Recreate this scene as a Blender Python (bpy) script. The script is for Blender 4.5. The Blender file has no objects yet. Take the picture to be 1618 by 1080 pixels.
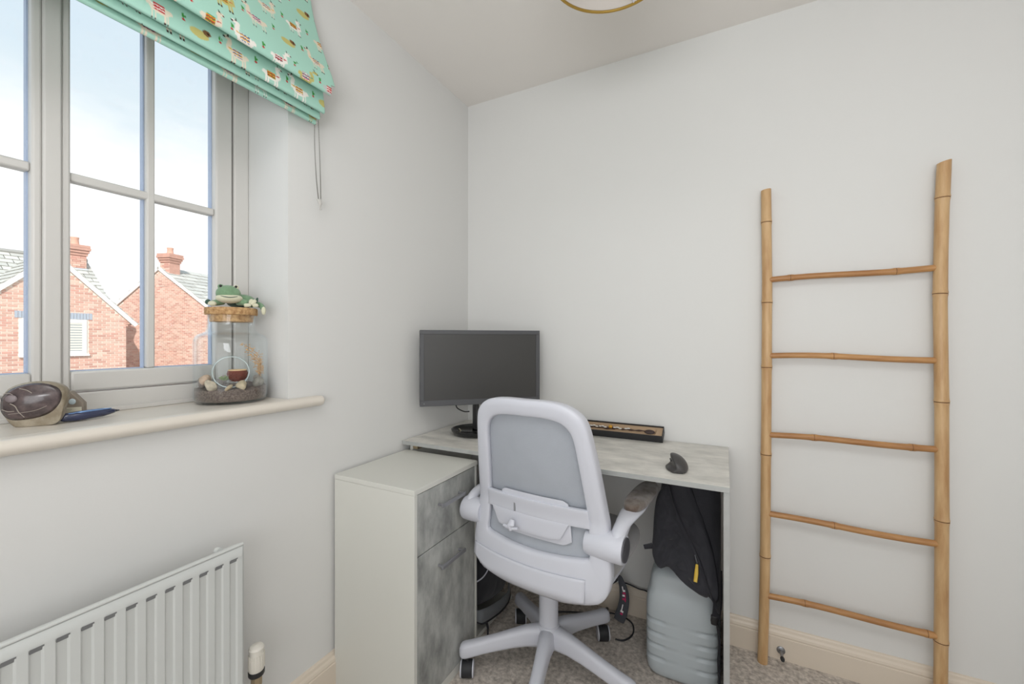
import bpy, bmesh, math, random
import numpy as np
from mathutils import Vector, Matrix, noise
S = bpy.context.scene
COL = S.collection
PI = math.pi
R = math.radians
rnd = random.Random(7)

# ---------------------------------------------------------------- camera, world, light, exposure
cd = bpy.data.cameras.new('camera')
cam = bpy.data.objects.new('camera', cd)
COL.objects.link(cam)
cam.location = (1.20, -1.83, 1.18)
cam.rotation_euler = (R(90), 0, R(27.2))
cd.sensor_fit = 'HORIZONTAL'
cd.sensor_width = 36.0
cd.lens = 36.0 * 655.0 / 1618.0
cd.shift_y = -4.0 / 1618.0
cd.clip_start = 0.01
cd.clip_end = 300
S.camera = cam

S.view_settings.view_transform = 'Standard'
S.view_settings.look = 'None'
S.view_settings.gamma = 1.0
S.view_settings.use_curve_mapping = False
S.view_settings.exposure = 0.0
S.cycles.transparent_max_bounces = 32

W = bpy.data.worlds.new('sky')
S.world = W
W.use_nodes = True
wn = W.node_tree
wn.nodes.clear()
o_ = wn.nodes.new('ShaderNodeOutputWorld')
bg = wn.nodes.new('ShaderNodeBackground')
tc = wn.nodes.new('ShaderNodeTexCoord')
mp = wn.nodes.new('ShaderNodeMapping')
mp.inputs['Scale'].default_value = (1.0, 1.0, 2.4)
mp.inputs['Location'].default_value = (0.35, 0.1, 0.0)
nz = wn.nodes.new('ShaderNodeTexNoise')
nz.inputs['Scale'].default_value = 1.7
nz.inputs['Detail'].default_value = 6
nz.inputs['Roughness'].default_value = 0.5
sep = wn.nodes.new('ShaderNodeSeparateXYZ')
ad = wn.nodes.new('ShaderNodeMath'); ad.operation = 'MULTIPLY_ADD'
ad.inputs[1].default_value = 0.75
cr = wn.nodes.new('ShaderNodeValToRGB')
cr.color_ramp.elements[0].position = 0.50
cr.color_ramp.elements[0].color = (1.0, 1.0, 1.0, 1)
cr.color_ramp.elements[1].position = 0.95
cr.color_ramp.elements[1].color = (0.42, 0.60, 0.78, 1)
e = cr.color_ramp.elements.new(0.60); e.color = (0.70, 0.79, 0.85, 1)
wn.links.new(tc.outputs['Generated'], mp.inputs['Vector'])
wn.links.new(mp.outputs['Vector'], nz.inputs['Vector'])
wn.links.new(tc.outputs['Generated'], sep.inputs['Vector'])
wn.links.new(sep.outputs['Z'], ad.inputs[0])
sc_ = wn.nodes.new('ShaderNodeMath'); sc_.operation = 'MULTIPLY'; sc_.inputs[1].default_value = 0.62
wn.links.new(nz.outputs['Fac'], sc_.inputs[0])
wn.links.new(sc_.outputs[0], ad.inputs[2])
wn.links.new(ad.outputs[0], cr.inputs['Fac'])
wn.links.new(cr.outputs['Color'], bg.inputs['Color'])
bg.inputs['Strength'].default_value = 1.2
wn.links.new(bg.outputs[0], o_.inputs[0])


def light(name, kind, loc, rot, energy, color=(1, 1, 1), **kw):
    l = bpy.data.lights.new(name, kind)
    l.energy = energy
    l.color = color
    for k, v in kw.items():
        setattr(l, k, v)
    o = bpy.data.objects.new(name, l)
    COL.objects.link(o)
    o.location = loc
    o.rotation_euler = rot
    return o


# the sun is behind the window wall's back, on the fronts of the houses opposite
light('sun', 'SUN', (0, 0, 20), (R(48), 0, R(47)), 4.0, (1.0, 0.97, 0.94), angle=R(0.6))
# fill lights added behind the photographer to even the room, no real source
light('fill_light_top', 'AREA', (1.25, -2.00, 2.33), (0, 0, 0), 9.6, (0.985, 0.985, 1.0),
      shape='RECTANGLE', size=1.5, size_y=0.8)
light('fill_light_rear', 'AREA', (1.45, -3.1, 1.10), (R(104), 0, R(6)), 15.0, (0.97, 0.98, 1.0),
      shape='RECTANGLE', size=1.7, size_y=1.1)
light('fill_light_up', 'AREA', (1.30, -2.45, 1.35), (R(180 - 32), 0, 0), 15.0, (0.975, 0.985, 1.0),
      shape='RECTANGLE', size=0.9, size_y=0.5)


# ---------------------------------------------------------------- helpers
def lin(c):
    if isinstance(c, str):
        c = tuple(int(c[i:i + 2], 16) for i in (0, 2, 4))
    r = []
    for v in c:
        v = v / 255.0
        r.append(v / 12.92 if v <= 0.04045 else ((v + 0.055) / 1.055) ** 2.4)
    return tuple(r) + (1,)


def mat(name, col, rough=0.6, metal=0.0, spec=0.5, noise_scale=None, noise_amt=0.06, bump=0.0, bump_scale=None,
        sheen=0.0, coat=0.0, col2=None, stretch=(1, 1, 1), ramp=(0.35, 0.65), attr=None, detail=5):
    m = bpy.data.materials.new(name)
    m.use_nodes = True
    nt = m.node_tree
    b = nt.nodes['Principled BSDF']
    b.inputs['Roughness'].default_value = rough
    b.inputs['Metallic'].default_value = metal
    b.inputs['Specular IOR Level'].default_value = spec
    b.inputs['Sheen Weight'].default_value = sheen
    b.inputs['Coat Weight'].default_value = coat
    c = lin(col)
    b.inputs['Base Color'].default_value = c
    t = mpn = None
    if noise_scale or bump:
        t = nt.nodes.new('ShaderNodeTexCoord')
        mpn = nt.nodes.new('ShaderNodeMapping')
        mpn.inputs['Scale'].default_value = stretch
        nt.links.new(t.outputs['Object'], mpn.inputs['Vector'])
    if noise_scale:
        n = nt.nodes.new('ShaderNodeTexNoise')
        n.inputs['Scale'].default_value = noise_scale
        n.inputs['Detail'].default_value = detail
        n.inputs['Roughness'].default_value = 0.6
        nt.links.new(mpn.outputs[0], n.inputs['Vector'])
        r_ = nt.nodes.new('ShaderNodeValToRGB')
        c2 = lin(col2) if col2 is not None else tuple(min(1, v * (1 - noise_amt * 2)) for v in c[:3]) + (1,)
        r_.color_ramp.elements[0].position = ramp[0]
        r_.color_ramp.elements[1].position = ramp[1]
        r_.color_ramp.elements[0].color = c2
        r_.color_ramp.elements[1].color = c
        nt.links.new(n.outputs['Fac'], r_.inputs['Fac'])
        nt.links.new(r_.outputs['Color'], b.inputs['Base Color'])
    if attr:
        a = nt.nodes.new('ShaderNodeAttribute')
        a.attribute_name = attr
        nt.links.new(a.outputs['Color'], b.inputs['Base Color'])
    if bump:
        n2 = nt.nodes.new('ShaderNodeTexNoise')
        n2.inputs['Scale'].default_value = bump_scale or 200
        n2.inputs['Detail'].default_value = 4
        nt.links.new(mpn.outputs[0], n2.inputs['Vector'])
        bp = nt.nodes.new('ShaderNodeBump')
        bp.inputs['Strength'].default_value = bump
        bp.inputs['Distance'].default_value = 0.002
        nt.links.new(n2.outputs['Fac'], bp.inputs['Height'])
        nt.links.new(bp.outputs[0], b.inputs['Normal'])
    return m


def glassmat(name, tint=(1, 1, 1), amount=0.06, edge=0.6, rough=0.02):
    m = bpy.data.materials.new(name)
    m.use_nodes = True
    nt = m.node_tree
    nt.nodes.clear()
    out = nt.nodes.new('ShaderNodeOutputMaterial')
    tr = nt.nodes.new('ShaderNodeBsdfTransparent')
    tr.inputs[0].default_value = tuple(tint) + (1,)
    gl = nt.nodes.new('ShaderNodeBsdfGlossy')
    gl.inputs['Roughness'].default_value = rough
    gl.inputs['Color'].default_value = (0.95, 0.98, 1.0, 1)
    fr = nt.nodes.new('ShaderNodeLayerWeight')
    fr.inputs['Blend'].default_value = 0.5
    mr = nt.nodes.new('ShaderNodeMapRange')
    mr.inputs['To Min'].default_value = amount
    mr.inputs['To Max'].default_value = edge
    mx = nt.nodes.new('ShaderNodeMixShader')
    pw = nt.nodes.new('ShaderNodeMath')
    pw.operation = 'POWER'
    pw.inputs[1].default_value = 3.0
    nt.links.new(fr.outputs['Facing'], pw.inputs[0])
    nt.links.new(pw.outputs[0], mr.inputs['Value'])
    nt.links.new(mr.outputs[0], mx.inputs[0])
    nt.links.new(tr.outputs[0], mx.inputs[1])
    nt.links.new(gl.outputs[0], mx.inputs[2])
    nt.links.new(mx.outputs[0], out.inputs[0])
    return m


class MB:
    """collects shapes for one mesh"""

    def __init__(s):
        s.v = []
        s.f = []

    def add(s, vs, fs):
        n = len(s.v)
        s.v += [tuple(p) for p in vs]
        s.f += [tuple(i + n for i in f) for f in fs]
        return s

    def box(s, x0, x1, y0, y1, z0, z1):
        vs = [(x, y, z) for x in (x0, x1) for y in (y0, y1) for z in (z0, z1)]
        return s.add(vs, [(0, 1, 3, 2), (4, 6, 7, 5), (0, 4, 5, 1), (2, 3, 7, 6), (0, 2, 6, 4), (1, 5, 7, 3)])

    def rings(s, rs, cap=True, closed=False):
        n = len(rs[0])
        vs = [p for r in rs for p in r]
        fs = []
        m = len(rs)
        for i in range(m if closed else m - 1):
            j = (i + 1) % m
            for k in range(n):
                k2 = (k + 1) % n
                fs.append((i * n + k, i * n + k2, j * n + k2, j * n + k))
        if cap and not closed:
            fs.append(tuple(range(n - 1, -1, -1)))
            fs.append(tuple((m - 1) * n + k for k in range(n)))
        return s.add(vs, fs)

    def tube(s, pts, rad, n=10, ry=None, up=(0, 0, 1), cap=True, twist=0):
        """swept ellipse; rad may be a list; ry the second half-axis list"""
        pts = [Vector(p) for p in pts]
        m = len(pts)
        rads = rad if isinstance(rad, (list, tuple)) else [rad] * m
        rys = (ry if isinstance(ry, (list, tuple)) else [ry] * m) if ry is not None else rads
        rs = []
        for i, p in enumerate(pts):
            d = (pts[min(i + 1, m - 1)] - pts[max(i - 1, 0)]).normalized()
            u = Vector(up)
            if abs(d.dot(u)) > 0.97:
                u = Vector((1, 0, 0)) if abs(d.x) < 0.9 else Vector((0, 1, 0))
            a = d.cross(u).normalized()
            b = a.cross(d).normalized()
            rs.append([p + a * (math.cos(2 * PI * k / n + twist) * rads[i]) + b * (math.sin(2 * PI * k / n + twist) * rys[i])
                       for k in range(n)])
        return s.rings(rs, cap)

    def lathe(s, prof, n=32, c=(0, 0, 0), axis='z', close=False):
        rs = []
        for r, h in prof:
            ring = []
            for k in range(n):
                a = 2 * PI * k / n
                q = (r * math.cos(a), r * math.sin(a), h)
                if axis == 'x':
                    q = (q[2], q[0], q[1])
                elif axis == 'y':
                    q = (q[1], q[2], q[0])
                ring.append((q[0] + c[0], q[1] + c[1], q[2] + c[2]))
            rs.append(ring)
        return s.rings(rs, cap=not close, closed=close)

    def ell(s, c, r, rot=None, nu=20, nv=12):
        rs = []
        M = rot if rot is not None else Matrix.Identity(3)
        for i in range(nv + 1):
            t = PI * i / nv
            t = min(max(t, 0.02), PI - 0.02)
            ring = []
            for k in range(nu):
                a = 2 * PI * k / nu
                p = M @ Vector((r[0] * math.sin(t) * math.cos(a), r[1] * math.sin(t) * math.sin(a), -r[2] * math.cos(t)))
                ring.append(p + Vector(c))
            rs.append(ring)
        return s.rings(rs)

    def grid(s, P, close=False):
        m, n = len(P), len(P[0])
        vs = [p for r in P for p in r]
        fs = []
        for i in range(m - 1):
            for k in range(n - 1):
                fs.append((i * n + k, i * n + k + 1, (i + 1) * n + k + 1, (i + 1) * n + k))
        return s.add(vs, fs)

    def prism(s, poly, z0, z1):
        n = len(poly)
        vs = [(p[0], p[1], z0) for p in poly] + [(p[0], p[1], z1) for p in poly]
        fs = [tuple(range(n - 1, -1, -1)), tuple(range(n, 2 * n))]
        fs += [(k, (k + 1) % n, (k + 1) % n + n, k + n) for k in range(n)]
        return s.add(vs, fs)

    def xf(s, M):
        s.v = [tuple(M @ Vector(p)) for p in s.v]
        return s

    def build(s, name, m, parent=None, bevel=0, smooth=True, angle=35, seg=2, sub=0, solid=0, fixn=True):
        me = bpy.data.meshes.new(name)
        me.from_pydata(s.v, [], s.f)
        if fixn:
            bm = bmesh.new()
            bm.from_mesh(me)
            bmesh.ops.recalc_face_normals(bm, faces=bm.faces)
            bm.to_mesh(me)
            bm.free()
        if m:
            me.materials.append(m)
        if smooth:
            me.shade_smooth()
            if angle:
                me.set_sharp_from_angle(angle=R(angle))
        o = bpy.data.objects.new(name, me)
        COL.objects.link(o)
        if parent:
            o.parent = parent
        if solid:
            k = o.modifiers.new('solid', 'SOLIDIFY')
            k.thickness = solid
            k.offset = 0
        if bevel:
            k = o.modifiers.new('bevel', 'BEVEL')
            k.width = bevel
            k.segments = seg
            k.limit_method = 'ANGLE'
            k.angle_limit = R(40)
            if smooth:
                k.harden_normals = False
        if sub:
            k = o.modifiers.new('sub', 'SUBSURF')
            k.levels = k.render_levels = sub
        return o


def root(name, loc, rz=0.0, rot=None):
    o = bpy.data.objects.new(name, None)
    o.empty_display_size = 0.05
    COL.objects.link(o)
    o.location = loc
    o.rotation_euler = rot if rot else (0, 0, rz)
    return o


def tag(o, label=None, cat=None, group=None, kind=None):
    if label:
        o['label'] = label
    if cat:
        o['category'] = cat
    if group:
        o['group'] = group
    if kind:
        o['kind'] = kind
    return o


def cubic(pts, n):
    """Catmull-Rom through points, n samples per span"""
    P = [Vector(p) for p in pts]
    out = []
    for i in range(len(P) - 1):
        a, b, c, d = P[max(i - 1, 0)], P[i], P[i + 1], P[min(i + 2, len(P) - 1)]
        for k in range(n):
            t = k / n
            out.append(0.5 * ((2 * b) + (c - a) * t + (2 * a - 5 * b + 4 * c - d) * t * t + (3 * b - a - 3 * c + d) * t ** 3))
    out.append(P[-1])
    return out


def copy_tree(o, parent=None):
    c = o.copy()
    COL.objects.link(c)
    c.parent = parent
    for ch in [q for q in bpy.data.objects if q.parent == o]:
        copy_tree(ch, c)
    return c


# ---------------------------------------------------------------- materials
M_wall = mat('wall_paint', (226, 226, 224), 0.85, spec=0.2, bump=0.05, bump_scale=300)
M_ceil = mat('ceiling_paint', (236, 232, 227), 0.9, spec=0.1)
M_trim = mat('trim_paint', (224, 212, 196), 0.35, spec=0.5)
M_sill = mat('sill_paint', (226, 219, 208), 0.28, spec=0.5)
M_upvc = mat('window_frame_white', (214, 212, 208), 0.35)
M_white = mat('white_melamine', (220, 220, 213), 0.4)
M_carpet = mat('grey_carpet', (232, 223, 213), 1.0, spec=0.05, noise_scale=60, col2=(150, 141, 132), bump=1.0, bump_scale=260,
               sheen=0.2, ramp=(0.3, 0.7), detail=9)
M_conc = mat('concrete_laminate', (232, 229, 222), 0.45, noise_scale=9, col2=(194, 192, 186), stretch=(1.0, 1.9, 3), ramp=(0.32, 0.68), detail=7)
M_concd = mat('concrete_laminate_dark', (192, 194, 190), 0.45, noise_scale=9, col2=(128, 130, 128), stretch=(2.2, 2.0, 0.9), ramp=(0.32, 0.68), detail=8)
M_edge = mat('laminate_edge', (176, 178, 176), 0.5, noise_scale=30, noise_amt=0.05)
M_steel = mat('brushed_steel', (150, 152, 156), 0.35, metal=0.9)
M_handle = mat('grey_handle', (138, 139, 143), 0.4, metal=0.2)
M_plw = mat('white_plastic', (208, 210, 219), 0.38)
M_plw2 = mat('white_plastic_translucent', (232, 232, 236), 0.3)
M_mesh = mat('grey_mesh_fabric', (176, 181, 189), 0.85, spec=0.2, bump=0.5, bump_scale=900, noise_scale=14, noise_amt=0.02)
M_cush = mat('grey_cushion_fabric', (166, 165, 166), 0.95, spec=0.1, sheen=0.3, bump=0.5, bump_scale=500, noise_scale=30, noise_amt=0.05)
M_pad = mat('worn_arm_fabric', (138, 132, 127), 0.95, spec=0.1, sheen=0.3, noise_scale=16, col2=(98, 84, 74), ramp=(0.38, 0.62), bump=0.4,
            bump_scale=500)
M_blk = mat('black_plastic', (38, 38, 40), 0.4)
M_blkg = mat('black_gloss_plastic', (28, 29, 30), 0.12)
M_dgrey = mat('dark_grey_plastic', (78, 78, 84), 0.45)
M_rub = mat('black_rubber', (42, 43, 47), 0.6)
M_bezel = mat('monitor_bezel', (80, 81, 84), 0.5)
M_screen = mat('dark_screen', (58, 57, 56), 0.42, spec=0.6)
M_fab = mat('black_bag_fabric', (58, 58, 63), 0.85, spec=0.2, sheen=0.15, bump=0.5, bump_scale=450, noise_scale=9, noise_amt=0.12)
M_fab2 = mat('black_bag_fabric_smooth', (50, 50, 55), 0.7, spec=0.25, bump=0.3, bump_scale=500)
M_gfab = mat('grey_bag_trim', (108, 112, 116), 0.8, sheen=0.2, bump=0.4, bump_scale=400)
M_jerry = mat('translucent_plastic_container', (190, 198, 202), 0.35, noise_scale=3, noise_amt=0.03)
M_jerry.node_tree.nodes['Principled BSDF'].inputs['Subsurface Weight'].default_value = 0.15
M_jerry.node_tree.nodes['Principled BSDF'].inputs['Subsurface Radius'].default_value = (0.02, 0.025, 0.025)
M_yel = mat('yellow_zip_pull', (214, 178, 64), 0.5)
M_bam = mat('bamboo', (216, 182, 136), 0.42, noise_scale=5, col2=(182, 140, 94), stretch=(9, 9, 1.2), ramp=(0.3, 0.72), detail=7)
M_bamr = mat('bamboo_rung', (200, 152, 98), 0.42, noise_scale=5, col2=(156, 106, 62), stretch=(1.4, 9, 9), ramp=(0.3, 0.72), detail=7)
M_bamd = mat('bamboo_node', (122, 82, 46), 0.6, noise_scale=60, noise_amt=0.2)
M_rad = mat('radiator_enamel', (212, 215, 213), 0.3)
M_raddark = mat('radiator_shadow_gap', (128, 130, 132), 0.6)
M_brass = mat('aged_brass', (176, 160, 132), 0.35, metal=0.6)
M_gold = mat('gold_ring', (176, 144, 70), 0.35, metal=0.6)
M_spacer = mat('blue_grey_spacer', (176, 190, 216), 0.4)
M_shade = mat('white_shade_fabric', (206, 200, 193), 0.9, spec=0.1)
M_glass = glassmat('window_glass', (0.985, 0.99, 0.99), 0.02, 0.35)
M_jar = glassmat('jar_glass', (0.988, 0.994, 0.994), 0.015, 0.60)
M_orb = glassmat('orb_glass', (0.97, 0.99, 0.99), 0.006, 0.14)
M_rim = mat('glass_rim', (200, 214, 216), 0.08, spec=1.0)
M_cork = mat('cork', (206, 168, 120), 0.85, noise_scale=90, col2=(150, 108, 66), ramp=(0.3, 0.6), bump=0.6, bump_scale=300)
M_frog = mat('green_plush', (134, 168, 132), 0.95, sheen=0.4, spec=0.1, noise_scale=120, noise_amt=0.08, bump=0.6, bump_scale=700)
M_frogd = mat('dark_green_plush', (72, 96, 84), 0.95, sheen=0.3, spec=0.1, noise_scale=120, noise_amt=0.08)
M_cream = mat('cream_plush', (222, 220, 194), 0.95, sheen=0.4, spec=0.1, bump=0.5, bump_scale=700)
M_eye = mat('plush_eye', (18, 18, 20), 0.1)
M_sand = mat('dark_sand', (140, 127, 118), 0.95, noise_scale=220, col2=(92, 80, 74), bump=0.8, bump_scale=400)
M_chain = mat('nickel_chain', (150, 148, 142), 0.3, metal=0.8)
M_clear = mat('clear_clip', (206, 204, 200), 0.2)
M_mint = mat('llama_print_cotton', (150, 212, 190), 0.85, spec=0.15, attr='print', bump=0.25, bump_scale=600)
M_mintp = mat('mint_cotton', (150, 212, 190), 0.85, spec=0.15)


# ================================================================= STRUCTURE
ZC = 2.40
tag(MB().box(-0.3, 2.5, -3.3, 0.2, -0.12, 0.0).build('floor', M_carpet, smooth=False), 'mottled grey-beige carpet covering the floor', kind='structure')
tag(MB().box(-0.3, 2.5, -3.3, 0.2, ZC, ZC + 0.1).build('ceiling', M_ceil, smooth=False), 'plain off-white ceiling', kind='structure')
tag(MB().box(-0.3, 2.5, 0.0, 0.2, 0, ZC).build('wall_back', M_wall, smooth=False), 'plain white wall behind the desk and ladder', kind='structure')
tag(MB().box(2.4, 2.5, -3.3, 0.0, 0, ZC).build('wall_right', M_wall, smooth=False), kind='structure')
tag(MB().box(-0.3, 2.5, -3.4, -3.3, 0, ZC).build('wall_front', M_wall, smooth=False), kind='structure')
YR, YL, ZB, ZT = -1.008, -1.96, 0.965, 2.14
wl = MB().box(-0.3, 0, -3.3, 0, 0, ZB).box(-0.3, 0, -3.3, 0, ZT, ZC).box(-0.3, 0, YR, 0, ZB, ZT).box(-0.3, 0, -3.3, YL, ZB, ZT)
tag(wl.build('wall_left', M_wall, smooth=False), 'white wall with the deep window reveal', kind='structure')
# skirting boards, moulded profile
prof = [(0, 0), (0.018, 0), (0.018, 0.078), (0.0155, 0.080), (0.0155, 0.083), (0.017, 0.086), (0.015, 0.094), (0.010, 0.100), (0.008, 0.108), (0.005, 0.112), (0, 0.114)]
m = MB()
m.rings([[(x, -p[0], p[1]) for p in prof] for x in (0.0, 2.4)])
tag(m.build('baseboard_back', M_trim, angle=20), 'cream moulded skirting board under the back wall', kind='structure')
m = MB()
m.rings([[(p[0], y, p[1]) for p in prof] for y in (-3.3, -0.018)])
tag(m.build('baseboard_left', M_trim, angle=20), 'cream moulded skirting board under the window wall', kind='structure')
# sill board with rounded nosing and horns
m = MB()
zs = 0.996
sec = [(0.000, ZB), (0.024, ZB), (0.033, ZB + 0.004), (0.038, ZB + 0.013), (0.038, ZB + 0.02), (0.033, zs - 0.003), (0.026, zs), (0, zs)]
m.rings([[(p[0], y, p[1]) for p in sec] for y in (-2.06, -0.905)])
m.box(-0.2, 0.001, YL, YR, ZB, zs)
tag(m.build('trim_1', M_sill, bevel=0.003, angle=50), 'cream-white window board with a rounded nosing', kind='structure')

# ---- window
win = tag(root('window_1', (-0.2, -1.485, zs)), 'white two-light casement window with glazing bars', kind='structure')
WO = Vector(win.location)


def wpart(name, boxes, m, bevel=0.003, parent=win, **k):
    mb = MB()
    for b in boxes:
        mb.box(b[0] - WO.x, b[1] - WO.x, b[2] - WO.y, b[3] - WO.y, b[4] - WO.z, b[5] - WO.z)
    return mb.build(name, m, parent, bevel=bevel, smooth=True, angle=30, **k)


fx0, fx1 = -0.255, -0.2
wpart('window_frame', [(fx0, fx1, -1.054, YR, zs, ZT), (fx0, fx1, YL, -1.916, zs, ZT), (fx0, fx1, -1.916, -1.054, zs, 1.050),
                       (fx0, fx1, -1.916, -1.054, 2.10, ZT)], M_upvc, 0.004)
wpart('bottom_bead', [(-0.2, -0.194, YL, YR, zs, 1.008)], M_upvc, 0.002)
wpart('mullion', [(fx0, -0.1965, -1.4745, -1.4435, 1.036, 2.10)], M_upvc, 0.004)
for a, b in ((-1.4440, -1.058), (-1.912, -1.4740)):
    sr = root('sash', (0, 0, 0))
    sr.parent = win
    l = 0.017 if a > -1.5 else 0.048
    r = 0.049 if a > -1.5 else 0.017
    g0, g1 = a + l, b - r
    gz0, gz1 = 1.102, 2.05
    wpart('sash_frame', [(-0.245, -0.203, a, g0, 1.053, 2.097), (-0.245, -0.203, g1, b, 1.053, 2.097),
                         (-0.245, -0.203, g0, g1, 1.053, gz0), (-0.245, -0.203, g0, g1, gz1, 2.097)], M_upvc, 0.005, parent=sr)
    gm = (g0 + g1) / 2
    zm = 1.575
    wpart('glazing_bar', [(-0.240, -0.2105, gm - 0.0095, gm + 0.0095, gz0, gz1)], M_upvc, 0.004, parent=sr)
    wpart('glazing_bar', [(-0.2395, -0.2110, g0, g1, zm - 0.0105, zm + 0.0105)], M_upvc, 0.004, parent=sr)
    for ya, yb in ((g0, gm - 0.01), (gm + 0.01, g1)):
        for za, zb in ((gz0, zm - 0.01), (zm + 0.01, gz1)):
            wpart('pane', [(-0.2235, -0.2205, ya, yb, za, zb)], M_glass, 0, parent=sr)
            wpart('spacer', [(-0.242, -0.226, yb - 0.0030, yb, za, zb), (-0.242, -0.226, ya, ya + 0.002, za, zb),
                             (-0.242, -0.226, ya + 0.0025, yb - 0.0035, za, za + 0.002)], M_spacer, 0, parent=sr)
# window board outside
wpart('outer_sill', [(-0.32, -0.255, YL - 0.03, YR + 0.03, 0.93, 0.975)], M_upvc, 0.004)

# ================================================================= ROMAN BLIND
bl = tag(root('roman_blind', (0.0, -1.48, 2.30)), 'mint green roman blind printed with llamas, gathered above the window', 'blind')
BO = Vector(bl.location)
pr = [(0.022, 2.31), (0.030, 2.24), (0.056, 2.14), (0.088, 2.05), (0.109, 1.995), (0.1195, 1.955), (0.1205, 1.936), (0.113, 1.932), (0.100, 1.95), (0.086, 1.985),
      (0.078, 1.995), (0.077, 1.98), (0.084, 1.93), (0.0895, 1.892), (0.0865, 1.884), (0.079, 1.889), (0.068, 1.915), (0.063, 1.922), (0.062, 1.912), (0.068, 1.888),
      (0.0685, 1.874), (0.064, 1.871), (0.055, 1.889), (0.049, 1.893), (0.047, 1.884), (0.053, 1.866), (0.051, 1.861), (0.045, 1.862), (0.040, 1.90)]
dense = [Vector((p[0], 0, p[1])) for p in pr]
dense = cubic(dense, 20)
arc = [0]
for i in range(1, len(dense)):
    arc.append(arc[-1] + (dense[i] - dense[i - 1]).length)
arc = np.array(arc)
L = arc[-1]
ns = int(L / 0.0019)
sv = np.linspace(0, L, ns)
px_ = np.interp(sv, arc, [p.x for p in dense])
pz_ = np.interp(sv, arc, [p.z for p in dense])
ye = -0.948
yv = np.concatenate([np.linspace(-2.03, -1.50, 12, endpoint=False), np.arange(-1.50, ye, 0.0021), [ye]])
ny = len(yv)
flare = np.where(sv < np.interp(0.45, [0, 1], [0, L]), 0.014 * np.clip((sv - 0.05) / 0.3, 0, 1) ** 1.5, 0.0)
YY = np.tile(yv, (ns, 1))
wgt = np.clip((YY + 1.25) / 0.3, 0, 1)
YY = YY + flare[:, None] * wgt
XX = np.tile(px_[:, None], (1, ny)) + 0.0015 * np.sin(YY * 9 + sv[:, None] * 8)
ZZ = np.tile(pz_[:, None], (1, ny))
SS = np.tile(sv[:, None], (1, ny))
# printed cloth: motifs drawn in cloth coordinates (millimetres)
col = np.empty((ns, ny, 3))
col[:] = lin((170, 214, 198))[:3]
A_, B_ = (np.tile(yv, (ns, 1)) + 2.1) * 1000, SS * 1000


def ellm(a, b, ra, rb, ang=0):
    c, s_ = math.cos(ang), math.sin(ang)
    da, db = A_ - a, B_ - b
    return ((da * c + db * s_) / ra) ** 2 + ((-da * s_ + db * c) / rb) ** 2 < 1


def rectm(a0, a1, b0, b1):
    return (A_ > min(a0, a1)) & (A_ < max(a0, a1)) & (B_ > b0) & (B_ < b1)


def paint(mask, c):
    col[mask] = lin(c)[:3]


def llama(a, b, s, d, body, blanket, dark=(60, 44, 40)):
    """b is the back height (grows downwards), d=+1 faces right"""
    for k in (-13, -8, 7, 12):
        paint(rectm(a + d * k * s - 1.3 * s, a + d * k * s + 1.3 * s, b + 4 * s, b + 25 * s), body)
        paint(rectm(a + d * k * s - 1.3 * s, a + d * k * s + 1.3 * s, b + 22 * s, b + 25.5 * s), dark)
    paint(ellm(a, b + 2 * s, 17 * s, 9.5 * s), body)
    paint(ellm(a - d * 17 * s, b - 1 * s, 4 * s, 5 * s, d * 0.6), body)
    paint(ellm(a + d * 16 * s, b - 12 * s, 4.6 * s, 15 * s, d * -0.22), body)
    paint(ellm(a + d * 20 * s, b - 25 * s, 6 * s, 4.2 * s, d * 0.2), body)
    paint(ellm(a + d * 24.5 * s, b - 24 * s, 2.2 * s, 2.0 * s), dark)
    paint(ellm(a + d * 19.5 * s, b - 26.3 * s, 1.1 * s, 1.1 * s), dark)
    paint(ellm(a + d * 16.5 * s, b - 30.5 * s, 1.4 * s, 4 * s, d * -0.2), dark)
    w = rectm(a - 10 * s, a + 8 * s, b - 8 * s, b + 6 * s) & ellm(a, b + 1 * s, 17 * s, 10.5 * s)
    paint(w, blanket[0])
    if len(blanket) > 1:
        ph = (B_ - b) / s + 1.6 * np.abs(((A_ - a) / s / 3.0) % 2 - 1)
        paint(w & ((ph % 6) < 2.0), blanket[1])
        paint(w & ((ph % 6) > 4.2), blanket[2])
    paint(ellm(a + d * 14 * s, b - 4 * s, 5 * s, 1.2 * s, d * -0.2), blanket[0])


wht, ecr, khk, gry = (240, 236, 228), (226, 216, 196), (196, 188, 118), (196, 200, 196)
pnk, tea, yll, nvy, red, brn = (206, 60, 110), (30, 140, 140), (226, 176, 60), (50, 70, 140), (196, 50, 56), (126, 92, 62)
bls = [(red, (245, 240, 235), (30, 40, 60)), (yll, (150, 60, 60), (240, 236, 220)), (pnk, tea, wht), (tea, wht, pnk), (yll, nvy, wht), (red, yll, (60, 130, 70)), (wht, red, red)]
r2 = random.Random(11)
row = 0
bb = 40
while bb < L * 1000:
    aa = 560 + (row % 2) * 44
    while aa < 1160:
        s = 1.12 + r2.random() * 0.2
        k = r2.random()
        ja, jb = r2.uniform(-5, 5), r2.uniform(-6, 6)
        if k < 0.9:
            llama(aa + ja, bb + jb, s, r2.choice((-1, 1)), r2.choice((wht, wht, wht, ecr, ecr, khk, gry)), r2.choice(bls))
        else:
            paint(ellm(aa + ja, bb + jb, 16 * s, 9 * s), khk)
            paint(ellm(aa + ja + 13 * s, bb + jb - 9 * s, 7 * s, 6 * s), brn)
            paint(ellm(aa + ja + 15 * s, bb + jb - 9 * s, 2 * s, 2 * s), (40, 34, 30))
        # small cactus between
        ca, cb = aa + ja + 46, bb + jb - 18
        paint(ellm(ca, cb, 2.2, 8), (70, 150, 70))
        paint(ellm(ca + 3.8, cb, 1.4, 4), (70, 150, 70))
        paint(ellm(ca, cb + 9.5, 3.6, 2.6), (196, 60, 60))
        aa += 84
    bb += 86
    row += 1
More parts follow.
